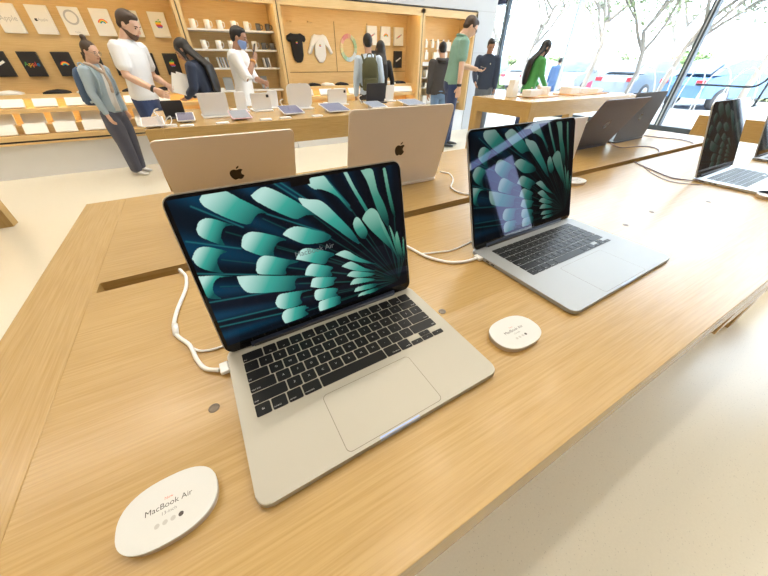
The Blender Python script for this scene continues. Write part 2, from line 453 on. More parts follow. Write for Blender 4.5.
def panel(x, z, w, h, black, design, label, group, pname='display_board'):
    """hung board with a printed motif; local x right, z up"""
    r = thing(pname, label, 'display board', (x, YP + 0.46, z), 0, group)
    MB().box(-w / 2, w / 2, -0.05, -0.005, -h / 2, h / 2, 0, 0.003).build('board', board_black if black else board_white, r)
    m = MB(); zf = 0.0512
    mats = [inkw if black else greyp] + RAIN + [inkp]
    if design == 'fruit': fruit_striped(m, w * 0.40, 0, 0.01, zf)
    elif design == 'arc':
        for i in range(5): arc_band(m, w * (0.10 + .035 * i), w * (0.135 + .035 * i), 20, 160, 0, -0.02, zf, [4, 3, 2, 1, 6][4 - i] if i else 6)
    elif design == 'ring':
        arc_band(m, w * .27, w * .36, 0, 360, 0, 0.035, zf, 0, 40)
        mt = MB(); v, f = text_mesh('Apple', w * .12); mt.add([(p.x, p.y - 0.105, zf) for p in v], f, 0, False, WALLM); mt.build('printed_word', greyp, r)
    elif design in ('word', 'wordpale', 'wordsmall'):
        sz = w * (0.34 if design != 'wordsmall' else .20)
        v, f = text_mesh('Apple', sz)
        cols = [1, 2, 3, 4, 6]
        for poly in f:
            cx = sum(v[i].x for i in poly) / len(poly)
            ci = cols[min(4, max(0, int((cx / (sz * 2.2) + .5) * 5)))]
            mi = ci if design == 'word' else 0
            m.add([(v[i].x + (w * .06 if design == 'wordsmall' else 0), v[i].y, zf) for i in poly], [list(range(len(poly)))], mi, False, WALLM)
        if design == 'wordsmall':
            m.add([(x_ * w * .14 - w * .25, y_ * w * .14, zf) for x_, y_ in FB], [list(range(len(FB)))], 7, False, WALLM)
    elif design == 'bar':
        a = rad(28); c, s = math.cos(a), math.sin(a)
        q = [(-.34, -.06), (.34, -.06), (.34, .06), (-.34, .06)]
        m.add([((px * c - py * s) * w, (px * s + py * c) * w, zf) for px, py in q], [(0, 1, 2, 3)], 0, False, WALLM)
        if not black:
            m.add([((px * c - py * s) * w * .5, (px * s + py * c) * w * .5 , zf + .0004) for px, py in q], [(0, 1, 2, 3)], 4, False, WALLM)
    m.build('printed_motif', mats, r)
    return r
gW = 'white boards on the left bay'; gB = 'black boards on the left bay'
for x, d, lab in ((-2.18, 'arc', 'white board at the far left end of the upper row'), (-1.87, 'bar', 'white board second from the far left end of upper row'), (-1.57, 'wordpale', 'white board printed with a pale word at left end of row'),
                  (-1.27, 'wordsmall', 'white board with a small dark emblem and word'),
                  (-0.97, 'ring', 'white board printed with a grey ring'),
                  (-0.665, 'arc', 'white board printed with a rainbow arch, behind woman with bun'),
                  (-0.355, 'bar', 'white board partly hidden behind the tall man in white tee'),
                  (-0.035, 'fruit', 'white board with striped rainbow fruit emblem near the bay edge')):
    panel(x + .010, 1.668, 0.20, 0.27, False, d, lab, gW)
for x, d, lab in ((-2.22, 'fruit', 'black board at the far left end of the lower row'), (-1.90, 'bar', 'black board with a white bar, third before the coloured word'), (-1.60 - 0.0, 'word', 'black board printed with a rainbow coloured word'),
                  (-1.275, 'arc', 'black board behind the blue backpack'),
                  (-0.965, 'word', 'black board hidden behind the woman in denim jacket'),
                  (-0.655, 'ring', 'black board just left of the tall man in white tee'),
                  (-0.345, 'bar', 'black board with slanted white bar right of the tall man'),
                  (-0.045, 'fruit', 'black board with striped rainbow fruit emblem near bay edge')):
    panel(x + .018, 1.232, 0.185, 0.255, True, d, lab, gB)
g3 = 'white boards in the baby clothes bay'
for x, d, lab in ((3.32, 'bar', 'small white board behind the man with olive backpack'), (3.61, 'arc', 'small white board with red arch above the long haired woman'), (3.90, 'bar', 'small white board with red slanted bar at right end')):
    panel(x, 1.655, 0.20, 0.27, False, d, lab, g3)
for x, d, lab in ((3.35, 'word', 'small black board behind the olive backpack man shoulder'), (3.895, 'bar', 'small black board with slanted white bar right of long haired woman')):
    panel(x, 1.308, 0.175, 0.265, True, d, lab, 'black boards in the baby clothes bay')

# baby bodysuits: padded cloth cut to outline
def puff(outline, t, name, mats, parent, steps=3):
    """cloth cut-out with soft thickness, in the wall plane"""
    cx = sum(p[0] for p in outline) / len(outline); cy = sum(p[1] for p in outline) / len(outline)
    rings = []
    for s, zz in ((1.0, 0.0), (1.0, t * .5), (0.95, t * .85), (0.86, t)):
        rings.append([WALLM @ Vector((cx + (x - cx) * s, cy + (y - cy) * s, zz)) for x, y in outline])
    return MB().loft(rings, 0, True).build(name, mats, parent)
def mirror(half): return half + [(-x, y) for x, y in reversed(half)]
short = mirror([(0.035, 0.19), (0.08, 0.20), (0.155, 0.165), (0.165, 0.12), (0.14, 0.09), (0.105, 0.105), (0.10, 0.0), (0.095, -0.09), (0.07, -0.16), (0.03, -0.19)])
longs = mirror([(0.035, 0.19), (0.08, 0.20), (0.13, 0.17), (0.20, 0.02), (0.235, -0.05), (0.20, -0.075), (0.15, 0.01), (0.10, 0.09), (0.10, 0.0), (0.105, -0.08), (0.075, -0.15), (0.03, -0.19)])
for nm, x, z, out, mm, lab in (('bodysuit', 1.895, 1.445, short, mat('cotton_black', (.015, .015, .018), .85), 'black short sleeved baby bodysuit pinned on oak panel'),
                               ('bodysuit', 2.30, 1.445, longs, mat('cotton_white', (.88, .87, .86), .85), 'white long sleeved baby bodysuit pinned on oak panel')):
    r = thing(nm, lab, 'baby clothes', (x, YP + 0.455, z), 0, 'baby bodysuits')
    puff(list(reversed(out)), 0.03, 'garment', mm, r)
    m = MB(); fruit_striped(m, 0.034, 0.0, 0.08 if out is short else 0.05, 0.0315)
    m.build('chest_emblem', [inkw] + RAIN, r)
# ring print: an oval of coloured letters on the oak
r = thing('ring_print', 'oval ring of rainbow coloured blocks printed on oak panel', 'wall print', (2.85, YP + 0.455, 1.47))
cols = [(0.75, .12, .10), (.75, .10, .12), (.85, .35, .25), (.85, .62, .25), (.75, .70, .25), (.40, .60, .30), (.20, .52, .25), (.30, .55, .60), (.45, .60, .80), (.55, .68, .85), (.62, .72, .80), (.45, .62, .40), (.15, .5, .2), (.2, .55, .22), (.55, .6, .3), (.85, .4, .2)]
n = 32
for k in range(n):
    a0 = PI / 2 + 2 * PI * k / n + .015; a1 = PI / 2 + 2 * PI * (k + 1) / n - .015
    m = MB(); v = []
    for zz in (0.0, 0.012):
        for rr, a in ((1.0, a0), (1.0, a1), (0.68, a1), (0.68, a0)):
            v.append(WALLM @ Vector((0.165 * rr * math.cos(a), 0.20 * rr * math.sin(a), zz)))
    m.add(v, [(0, 1, 2, 3), (7, 6, 5, 4), (0, 4, 5, 1), (1, 5, 6, 2), (2, 6, 7, 3), (3, 7, 4, 0)])
    c = cols[k // 2]
    m.build('colour_block', mat('ring_%d' % (k // 2), tuple(.25 + .75 * q for q in c), .6), r, fix=True)

# folded cloths on the top ledge
def folded(x, z, w, mm, lab, y=0.30, group='folded tees on the upper ledges'):
    pts = [(-w / 2, 0.0), (w / 2, 0.0), (w / 2 * .96, .018), (w * .3, .034), (0, .045), (-w * .28, .036), (-w / 2 * .96, .018)]
    m = MB(); rings = []
    for yy, s in ((-.10, .85), (-.08, 1.0), (.06, 1.0), (.09, .8)):
        rings.append([(px * s, yy, pz * s) for px, pz in pts])
    m.loft(rings, 0, True)
    o = m.build('folded_tee', mm, None, (x, YP + y, z)); tag(o, lab, 'folded shirt', group)
cw = MATS['cotton_white']; cb = MATS['cotton_black']
for x, mm, lab in ((-1.93, cw, 'white folded tee on upper ledge at far left'), (-1.46, cb, 'black folded tee lying on ledge under the coloured word'),
                   (-1.12, cw, 'white folded tee on ledge behind the blue backpack'), (-.62, cb, 'black folded tee on ledge by the woman in denim'),
                   (-.22, cb, 'black folded tee on ledge right of the tall man'), (1.82, cw, 'white folded tee at left end of baby bay ledge'), (2.06, cb, 'black folded tee under the black bodysuit'),
                   (2.32, cw, 'white folded tee under the white bodysuit'), (2.60, cb, 'black folded tee under the ring print left side'),
                   (3.62, cw, 'white folded tee on ledge right of long haired woman'), (3.86, cb, 'black folded tee at right end of baby bay ledge')):
    folded(x, 0.925, .27 if x < 1 else .22, mm, lab)

# tilted white boxes in the niches
def box_copy(proto, loc, lab, group, sc=(1, 1, 1)):
    c = copy_tree(proto); c.location = loc; c.scale = sc; tag(c, lab, None, group); return c
def carton(w, d, h, tilt, name='gift_box'):
    r = thing(name, 'x', 'box')
    M = Matrix.Rotation(tilt, 4, 'X')
    MB().box(-w / 2, w / 2, 0, d, 0, h * .55, 0, .002, M).build('tray', board_white, r)
    MB().box(-w / 2 - .002, w / 2 + .002, -.002, d + .002, h * .55, h, 0, .003, M).build('lid', board_white, r)
    return r
protoU = carton(.23, .105, .03, rad(52)); protoL = carton(.225, .12, .03, rad(62))
first = True
for i, x in enumerate((-2.57, -2.25, -1.93, -1.61, -1.29, -.97, -.65, -.33)):
    lab = 'white box on the upper tier, ' + ['at far left end', 'second from far left end', 'third from far left end', 'below the black folded tee', 'behind the denim jacket woman', 'between the two shoppers at left', 'behind the tall man in white tee', 'nearest the mug bay'][i]
    if i == 0: o = protoU; o.location = (x, YP + .16, .783); tag(o, lab, None, 'white boxes on upper tier of left bay')
    else: box_copy(protoU, (x, YP + .16, .783), lab, 'white boxes on upper tier of left bay')
pos = ['at far left end', 'second from far left end', 'third from far left end', 'fourth from far left end', 'left of the denim jacket woman', 'behind the denim jacket woman', 'beside the tall man', 'behind the tall man']
for i, x in enumerate((-2.42, -2.12, -1.82, -1.52, -1.22, -.92, -.62, -.32)):
    for j, (yy, zz, row) in enumerate(((.06, .503, 'front row'), (.20, .603, 'rear row'))):
        lab = 'white box of lower tier %s, %s' % (row, pos[i])
        if i == 0 and j == 0: o = protoL; o.location = (x, YP + yy, zz); tag(o, lab, None, 'white boxes on lower tier of left bay')
        else: box_copy(protoL, (x, YP + yy, zz), lab, 'white boxes on lower tier of left bay')
for i, x in enumerate((1.86, 2.22, 2.50, 2.78, 3.72, 3.95)):
    lab = 'white box in the glowing niche of baby bay, ' + ['at left end', 'second from left', 'third from left', 'beside the olive backpack', 'right of the long haired woman', 'at right end'][i]
    box_copy(protoU, (x, YP + .13, .782 - .0), lab, 'white boxes in the baby bay', (1, 1, 1))
for i, x in enumerate((1.90, 2.25, 2.60, 3.65, 3.92)):
    box_copy(protoL, (x, YP + .06, .502), 'white box on lowest tier of baby bay, ' + ['at left end', 'second from left', 'middle', 'right of the long haired woman', 'at right end'][i], 'white boxes in the baby bay')

# mugs, books and tins on the white shelves
def mug(mm, hgt=.095, rr=.038):
    r = thing('mug', 'x', 'mug')
    m = MB(); m.lathe([(rr * .9, 0), (rr, .004), (rr, hgt), (rr - .003, hgt), (rr - .004, .008), (.001, .007)], 20); m.build('cup', mm, r)
    if hgt > .07:
        MB().tube(spline([(rr - .002, 0, hgt * .8), (rr + .024, 0, hgt * .78), (rr + .03, 0, hgt * .5), (rr + .02, 0, hgt * .25), (rr - .002, 0, hgt * .2)], 5), .005, 0, 8).build('handle', mm, r)
    return r
mw = mug(plastic_w, .10); mg = mug(mat('mug_grey', (.10, .10, .11), .35), .085, .036)
fw = fg = True
rowname = ['top shelf', 'second shelf']
for rw, (z, xs) in enumerate(((1.64, (.36, .545, .71, .90, 1.08, 1.25, 1.39)), (1.415, (.43, .63, .80, .98, 1.14, 1.28, 1.41)))):
    for i, x in enumerate(xs):
        g = i >= 5
        lab = ('dark grey' if g else 'white') + ' mug on the %s of the mug bay, %s' % (rowname[rw], ['at left end', 'second from left', 'third from left', 'behind the masked man', 'right of the masked man head', 'second from right end', 'at right end'][i])
        loc = (x + .03, YP + .27, z)
        src = mg if g else mw
        if g and fg: o = src; o.location = loc; fg = False; tag(o, lab, None, 'mugs on white shelves')
        elif not g and fw: o = src; o.location = loc; fw = False; tag(o, lab, None, 'mugs on white shelves')
        else: o = dup(src, loc, 0, lab, 'mugs on white shelves')
        o.rotation_euler.z = -.4
cols = [(.30, .32, .34), (.75, .75, .74), (.42, .44, .46), (.8, .8, .8)]
for gi, (xs, side) in enumerate((((.42, .445, .47), 'behind long haired shopper'), ((.60, .64, .68, .72), 'left of the masked man'), ((1.10, 1.14), 'just right of masked man'), ((1.28, 1.32, 1.355), 'at right end'))):
    for i, x in enumerate(xs):
        m = MB(); M = Matrix.Rotation(rad(-7), 4, 'Y'); m.box(-.009, .009, 0, .11, 0, .125, 0, .002, M)
        o = m.build('notebook', mat('book_%d' % ((i + gi) % 4), cols[(i + gi) % 4], .6), None, (x, YP + .24, 1.19 + .0022))
        tag(o, 'slim upright notebook on third shelf %s, %s in its group' % (side, ['first', 'second', 'third', 'fourth'][i]), 'notebook', 'notebooks on the third shelf')
for x, w, hh, side in ((.66, .13, .17, 'left of the masked man'), (1.22, .10, .18, 'right of the masked man')):
    m = MB(); M = Matrix.Rotation(rad(-14), 4, 'X'); m.box(-w / 2, w / 2, 0, .02, 0, hh, 0, .002, M)
    o = m.build('grey_book', mat('book_cover_grey', (.36, .38, .40), .55), None, (x, YP + .30, .902)); tag(o, 'grey book leaning on the bottom shelf, ' + side, 'book', 'grey books on the bottom shelf')
m = MB(); m.box(-.05, .05, -.05, .05, 0, .035, 0, .003); tag(m.build('small_carton', board_white, None, (.52, YP + .29, .90)), 'small white carton on bottom shelf of mug bay', 'box')

# accessories bay: hanging packs and white cartons
pi_ = 0
places = ['at left end', 'second from left', 'third from left', 'fourth from left', 'fifth from left', 'sixth from left', 'at right end']
for rw, (z, items) in enumerate(((1.60, ((4.50, .05, .10), (4.66, .05, .10), (4.79, .05, .13), (4.93, .05, .10), (5.06, .12, .15), (5.24, .08, .11), (5.36, .05, .10))),
                                 (1.43, ((4.52, .07, .12), (4.80, .20, .14), (5.02, .06, .12), (5.16, .06, .12), (5.30, .06, .12))))):
    for i, (x, w, hh) in enumerate(items):
        r = thing('hanging_pack', 'small white pack on %s hook row of right bay, %s' % (['upper', 'lower'][rw], places[i]), 'accessory pack', (x, YP + .34, z), 0, 'hanging packs in the right bay')
        MB().box(-w / 2, w / 2, -.02, .02, -hh, 0, 0, .003).build('pack', board_white, r)
        m = MB(); m.box(-.018, .018, -.003, .003, 0.0, .035, 0); m.build('hang_tab', plastic_w, r)
for rw, (z, items) in enumerate(((1.02, ((4.48, .10, .12), (4.60, .10, .12), (4.72, .10, .12))), (.85, ((4.50, .14, .07), (4.66, .08, .13), (4.76, .09, .12))), (.56, ((4.44, .10, .14), (4.55, .10, .11), (4.67, .12, .14), (4.80, .10, .15), (4.92, .12, .12))))):
    for i, (x, w, hh) in enumerate(items):
        r = thing('carton', 'white carton on the %s shelf of right bay, %s' % (['second', 'third', 'lowest'][rw], places[i]), 'box', (x, YP + .25, z), 0, 'cartons in the right bay')
        MB().box(-w / 2, w / 2, -.07, .07, 0, hh * .6, 0, .002).build('tray', board_white, r)
        MB().box(-w / 2 - .001, w / 2 + .001, -.071, .071, hh * .6, hh, 0, .002).build('lid', board_white, r)
# ---------------------------------------------------------------- tables
T = 0.90
def leg_mesh(x, y, w, h, parent):
    MB().box(x - w / 2, x + w / 2, y - w / 2, y + w / 2, 0, h, 0, .004).build('leg', oakZ, parent)
def table(name, label, x0, x1, y0, y1, slot=None, leg=.11, group=None):
    """oak display table: breadboard ends, plank top, apron, four legs, optional cable slot"""
    r = thing(name, label, 'table', ((x0 + x1) / 2, (y0 + y1) / 2, 0), 0, group)
    hx, hy = (x1 - x0) / 2, (y1 - y0) / 2
    bw = .098
    for s in (-1, 1):
        a, b = (-hx, -hx + bw) if s < 0 else (hx - bw, hx)
        MB().box(a, b, -hy, hy, T - .07, T, 0, .0015).build('end_board', oakY, r)
    m = MB()
    if slot:
        sx0, sx1, sy0, sy1 = [v - o for v, o in zip(slot, ((x0 + x1) / 2, (x0 + x1) / 2, (y0 + y1) / 2, (y0 + y1) / 2))]
        m.box(-hx + bw, hx - bw, -hy, sy0, T - .07, T, 0, .0008); m.box(-hx + bw, hx - bw, sy1, hy, T - .07, T, 0, .0008)
        if sx0 > -hx + bw + .001: m.box(-hx + bw, sx0, sy0, sy1, T - .07, T)
        if sx1 < hx - bw - .001: m.box(sx1, hx - bw, sy0, sy1, T - .07, T)
        m.build('plank_top', oakX, r)
        m = MB(); m.box(sx0, sx1, sy0 - .02, sy1 + .02, T - .13, T - .12); m.box(sx0, sx1, sy0 - .02, sy0, T - .12, T - .07); m.box(sx0, sx1, sy1, sy1 + .02, T - .12, T - .07)
        m.build('cable_tray', oakIn, r)
    else:
        m.box(-hx + bw, hx - bw, -hy, hy, T - .07, T, 0, .0008); m.build('plank_top', oakX, r)
    return r, hx, hy
def apron(r, hx, hy, z0, inset=0.0, sides='fbLR'):
    t = .03; inset += .002
    if 'f' in sides: MB().box(-hx + inset, hx - inset, -hy + inset, -hy + inset + t, z0, T - .07, 0, .001).build('apron', oakX, r)
    if 'b' in sides: MB().box(-hx + inset, hx - inset, hy - inset - t, hy - inset, z0, T - .07, 0, .001).build('apron', oakX, r)
    if 'L' in sides: MB().box(-hx + inset, -hx + inset + t, -hy + inset + t, hy - inset - t, z0, T - .07, 0, .001).build('apron', oakY, r)
    if 'R' in sides: MB().box(hx - inset - t, hx - inset, -hy + inset + t, hy - inset - t, z0, T - .07, 0, .001).build('apron', oakY, r)

# the large table in front
tr, hx, hy = table('display_table', 'large oak table in front carrying the open laptops, with a cable slot', -.352, 2.52, .037, 1.172, slot=(-.247, 2.40, .622, .657))
cx, cy = (2.52 - .352) / 2, (.037 + 1.172) / 2
apron(tr, hx, hy, .73, .035)
for sx in (-1, 1):
    for sy in (-1, 1): leg_mesh(sx * (hx - .10), sy * (hy - .11), .13, .83, tr)
dr = MB(); dr.box(.84 - cx, 2.3 - cx, .037 - cy, .40 - cy, .765, .829, 0, .0015); dr.build('drawer', oakX, tr)
# flush round plugs let into the top
plugm = mat('plug_metal', (.20, .16, .12), .5, metal=.2)
for (x, y) in ((.267, .274), (-.082, .271), (.450, .273), (.890, .306), (1.043, .317), (1.280, .272), (1.62, .275)):
    m = MB(); m.lathe([(.0062, 0), (.0062, .0006), (.0045, .0008), (.004, .0005), (.0005, .0005)], 20)
    m.build('plug', plugm, tr, (x - cx, y - cy, T - .0002))
bt, bhx, bhy = table('display_table', 'oak table further back covered with tablets on stands', -.29, 2.15, 2.55, 3.65)
apron(bt, bhx, bhy, .745)
for sx in (-1, 1):
    for sy in (-1, 1): leg_mesh(sx * (bhx - .055), sy * (bhy - .055), .11, .83, bt)
t3, ax, ay = table('display_table', 'oak table by the glass wall holding small white cartons', 3.27, 5.42, 2.50, 3.42)
apron(t3, ax, ay, .745)
for sx in (-1, 1):
    for sy in (-1, 1): leg_mesh(sx * (ax - .055), sy * (ay - .055), .11, .83, t3)
t4, ax, ay = table('display_table', 'bare oak table beyond the right end of the front table', 3.62, 6.2, .03, 1.15)
apron(t4, ax, ay, .75)
for sx in (-1, 1):
    for sy in (-1, 1): leg_mesh(sx * (ax - .055), sy * (ay - .055), .11, .83, t4)
t5, ax, ay = table('display_table', 'oak table at far left of which only a leg shows', -4.6, -1.79, 2.95, 4.10)
apron(t5, ax, ay, .75)
for sx in (-1, 1):
    for sy in (-1, 1): leg_mesh(sx * (ax - .055), sy * (ay - .055), .11, .83, t5)

# ---------------------------------------------------------------- laptops
# outline, tip and root of every petal of the wallpaper (0..1 over the lid)
PETALS=[
([(0.142,0.981),(0.206,0.98),(0.251,0.927),(0.293,0.878),(0.336,0.821),(0.309,0.827),(0.292,0.817),(0.278,0.799),(0.264,0.781),(0.242,0.782),(0.187,0.835),(0.138,0.896),(0.122,0.928),(0.121,0.959)],(0.124,0.966),(0.315,0.793)),
([(0.375,0.675),(0.396,0.697),(0.433,0.707),(0.474,0.688),(0.515,0.657),(0.558,0.627),(0.587,0.59),(0.559,0.566),(0.516,0.568),(0.458,0.583),(0.406,0.635)],(0.378,0.689),(0.58,0.579)),
([(0.296,0.931),(0.323,0.953),(0.351,0.964),(0.383,0.945),(0.444,0.878),(0.5,0.807),(0.53,0.769),(0.57,0.726),(0.528,0.751),(0.494,0.761),(0.471,0.754),(0.452,0.75),(0.429,0.762),(0.362,0.83),(0.308,0.898)],(0.305,0.939),(0.527,0.745)),
([(0.488,0.822),(0.478,0.869),(0.523,0.85),(0.557,0.839),(0.589,0.806),(0.638,0.711),(0.687,0.61),(0.712,0.539),(0.723,0.485),(0.68,0.536),(0.611,0.642),(0.532,0.756)],(0.486,0.864),(0.724,0.499)),
([(0.524,0.949),(0.554,0.975),(0.602,0.977),(0.626,0.925),(0.667,0.833),(0.71,0.734),(0.7,0.731),(0.66,0.82),(0.624,0.866),(0.578,0.9),(0.557,0.902),(0.538,0.924)],(0.537,0.979),(0.71,0.734)),
([(0.697,0.982),(0.713,0.982),(0.743,0.874),(0.782,0.752),(0.825,0.606),(0.809,0.618),(0.762,0.758),(0.724,0.878)],(0.702,0.987),(0.825,0.606)),
([(0.705,0.637),(0.719,0.673),(0.739,0.671),(0.761,0.613),(0.775,0.559),(0.758,0.515),(0.732,0.532),(0.711,0.588)],(0.714,0.668),(0.763,0.513)),
([(0.756,0.655),(0.778,0.695),(0.811,0.715),(0.841,0.689),(0.859,0.623),(0.876,0.532),(0.914,0.351),(0.892,0.391),(0.839,0.486),(0.79,0.575)],(0.795,0.716),(0.903,0.371)),
([(0.785,0.969),(0.84,0.97),(0.851,0.908),(0.86,0.82),(0.887,0.723),(0.903,0.609),(0.889,0.564),(0.851,0.666),(0.827,0.791),(0.809,0.894)],(0.815,0.975),(0.895,0.569)),
([(0.9,0.957),(0.915,0.954),(0.925,0.829),(0.94,0.681),(0.943,0.61),(0.923,0.672),(0.908,0.821)],(0.907,0.956),(0.937,0.612)),
([(0.945,0.509),(0.954,0.445),(0.967,0.298),(0.954,0.286),(0.934,0.391),(0.931,0.468)],(0.945,0.509),(0.961,0.284)),
([(0.979,0.459),(0.984,0.356),(0.976,0.278),(0.969,0.33)],(0.979,0.459),(0.973,0.279)),
([(0.841,0.683),(0.868,0.592),(0.896,0.481),(0.926,0.346),(0.942,0.283),(0.93,0.288),(0.899,0.419),(0.865,0.536)],(0.841,0.683),(0.936,0.286)),
([(0.901,0.567),(0.916,0.518),(0.935,0.406),(0.948,0.289),(0.94,0.292),(0.922,0.395)],(0.901,0.567),(0.946,0.29)),
([(0.073,0.805),(0.09,0.842),(0.117,0.855),(0.145,0.841),(0.181,0.808),(0.209,0.787),(0.178,0.794),(0.158,0.776),(0.143,0.736),(0.146,0.688),(0.122,0.709),(0.088,0.75),(0.074,0.777)],(0.074,0.81),(0.167,0.762)),
([(0.203,0.66),(0.22,0.714),(0.247,0.732),(0.277,0.724),(0.335,0.685),(0.386,0.638),(0.356,0.638),(0.336,0.622),(0.32,0.59),(0.31,0.549),(0.265,0.58),(0.218,0.63)],(0.211,0.687),(0.337,0.603)),
([(0.402,0.499),(0.433,0.548),(0.461,0.553),(0.5,0.532),(0.572,0.48),(0.584,0.456),(0.552,0.445),(0.528,0.411),(0.469,0.45),(0.427,0.482)],(0.41,0.523),(0.562,0.441)),
([(0.589,0.459),(0.632,0.471),(0.661,0.452),(0.709,0.388),(0.771,0.324),(0.803,0.295),(0.716,0.347),(0.655,0.395)],(0.601,0.469),(0.792,0.307)),
([(0.023,0.658),(0.044,0.697),(0.071,0.709),(0.103,0.691),(0.146,0.653),(0.12,0.643),(0.1,0.608),(0.098,0.559),(0.104,0.534),(0.059,0.57),(0.03,0.613)],(0.026,0.669),(0.118,0.613)),
([(0.228,0.496),(0.243,0.549),(0.264,0.572),(0.296,0.566),(0.365,0.514),(0.414,0.48),(0.368,0.476),(0.347,0.45),(0.34,0.418),(0.282,0.444),(0.235,0.469)],(0.237,0.532),(0.364,0.456)),
([(0.425,0.376),(0.441,0.419),(0.463,0.439),(0.495,0.425),(0.564,0.374),(0.548,0.35),(0.551,0.311),(0.483,0.337)],(0.433,0.409),(0.559,0.338)),
([(0.609,0.362),(0.648,0.376),(0.674,0.365),(0.734,0.292),(0.794,0.242),(0.699,0.284),(0.648,0.322)],(0.616,0.374),(0.789,0.252)),
([(0.018,0.551),(0.073,0.532),(0.135,0.5),(0.087,0.513),(0.062,0.492),(0.048,0.452),(0.052,0.409),(0.065,0.382),(0.021,0.411),(0.019,0.48)],(0.011,0.509),(0.078,0.457)),
([(0.149,0.491),(0.21,0.47),(0.33,0.413),(0.435,0.368),(0.459,0.349),(0.392,0.37),(0.371,0.345),(0.362,0.298),(0.277,0.321),(0.18,0.363),(0.158,0.398),(0.15,0.437)],(0.146,0.459),(0.39,0.329)),
([(0.437,0.28),(0.452,0.326),(0.473,0.336),(0.55,0.304),(0.574,0.289),(0.556,0.27),(0.548,0.242),(0.491,0.246)],(0.444,0.307),(0.565,0.257)),
([(0.627,0.277),(0.656,0.3),(0.699,0.281),(0.792,0.218),(0.695,0.234)],(0.634,0.294),(0.791,0.21)),
([(0.264,0.248),(0.285,0.29),(0.318,0.292),(0.42,0.266),(0.446,0.253),(0.394,0.259),(0.376,0.221),(0.377,0.18),(0.308,0.178),(0.27,0.206)],(0.268,0.261),(0.393,0.22)),
([(0.444,0.205),(0.454,0.24),(0.48,0.243),(0.54,0.222),(0.569,0.199),(0.553,0.174),(0.558,0.147),(0.479,0.155),(0.45,0.17)],(0.448,0.219),(0.566,0.168)),
([(0.635,0.2),(0.661,0.234),(0.705,0.225),(0.789,0.174),(0.702,0.185)],(0.643,0.221),(0.789,0.169)),
([(0.272,0.133),(0.287,0.165),(0.317,0.173),(0.393,0.156),(0.383,0.12),(0.392,0.081),(0.29,0.073),(0.275,0.098)],(0.277,0.147),(0.397,0.112)),
([(0.452,0.111),(0.462,0.147),(0.494,0.152),(0.568,0.142),(0.567,0.101),(0.561,0.078),(0.468,0.072),(0.453,0.085)],(0.457,0.125),(0.569,0.099)),
([(0.651,0.134),(0.677,0.163),(0.781,0.144),(0.773,0.117),(0.685,0.126)],(0.659,0.152),(0.78,0.131)),
([(0.669,0.085),(0.689,0.106),(0.784,0.103),(0.776,0.077)],(0.676,0.096),(0.783,0.089)),
]
LINES= [((0.015,0.57),(0.226,0.468)),((0.014,0.381),(0.278,0.327)),((0.013,0.244),(0.284,0.206)),((0.012,0.207),(0.4,0.135)),((0.027,0.755),(0.199,0.65)),((0.389,0.981),(0.572,0.738)),((0.419,0.974),(0.528,0.829)),((0.606,0.974),(0.703,0.762)),((0.085,0.927),(0.232,0.768)),((0.335,0.815),(0.558,0.627))]

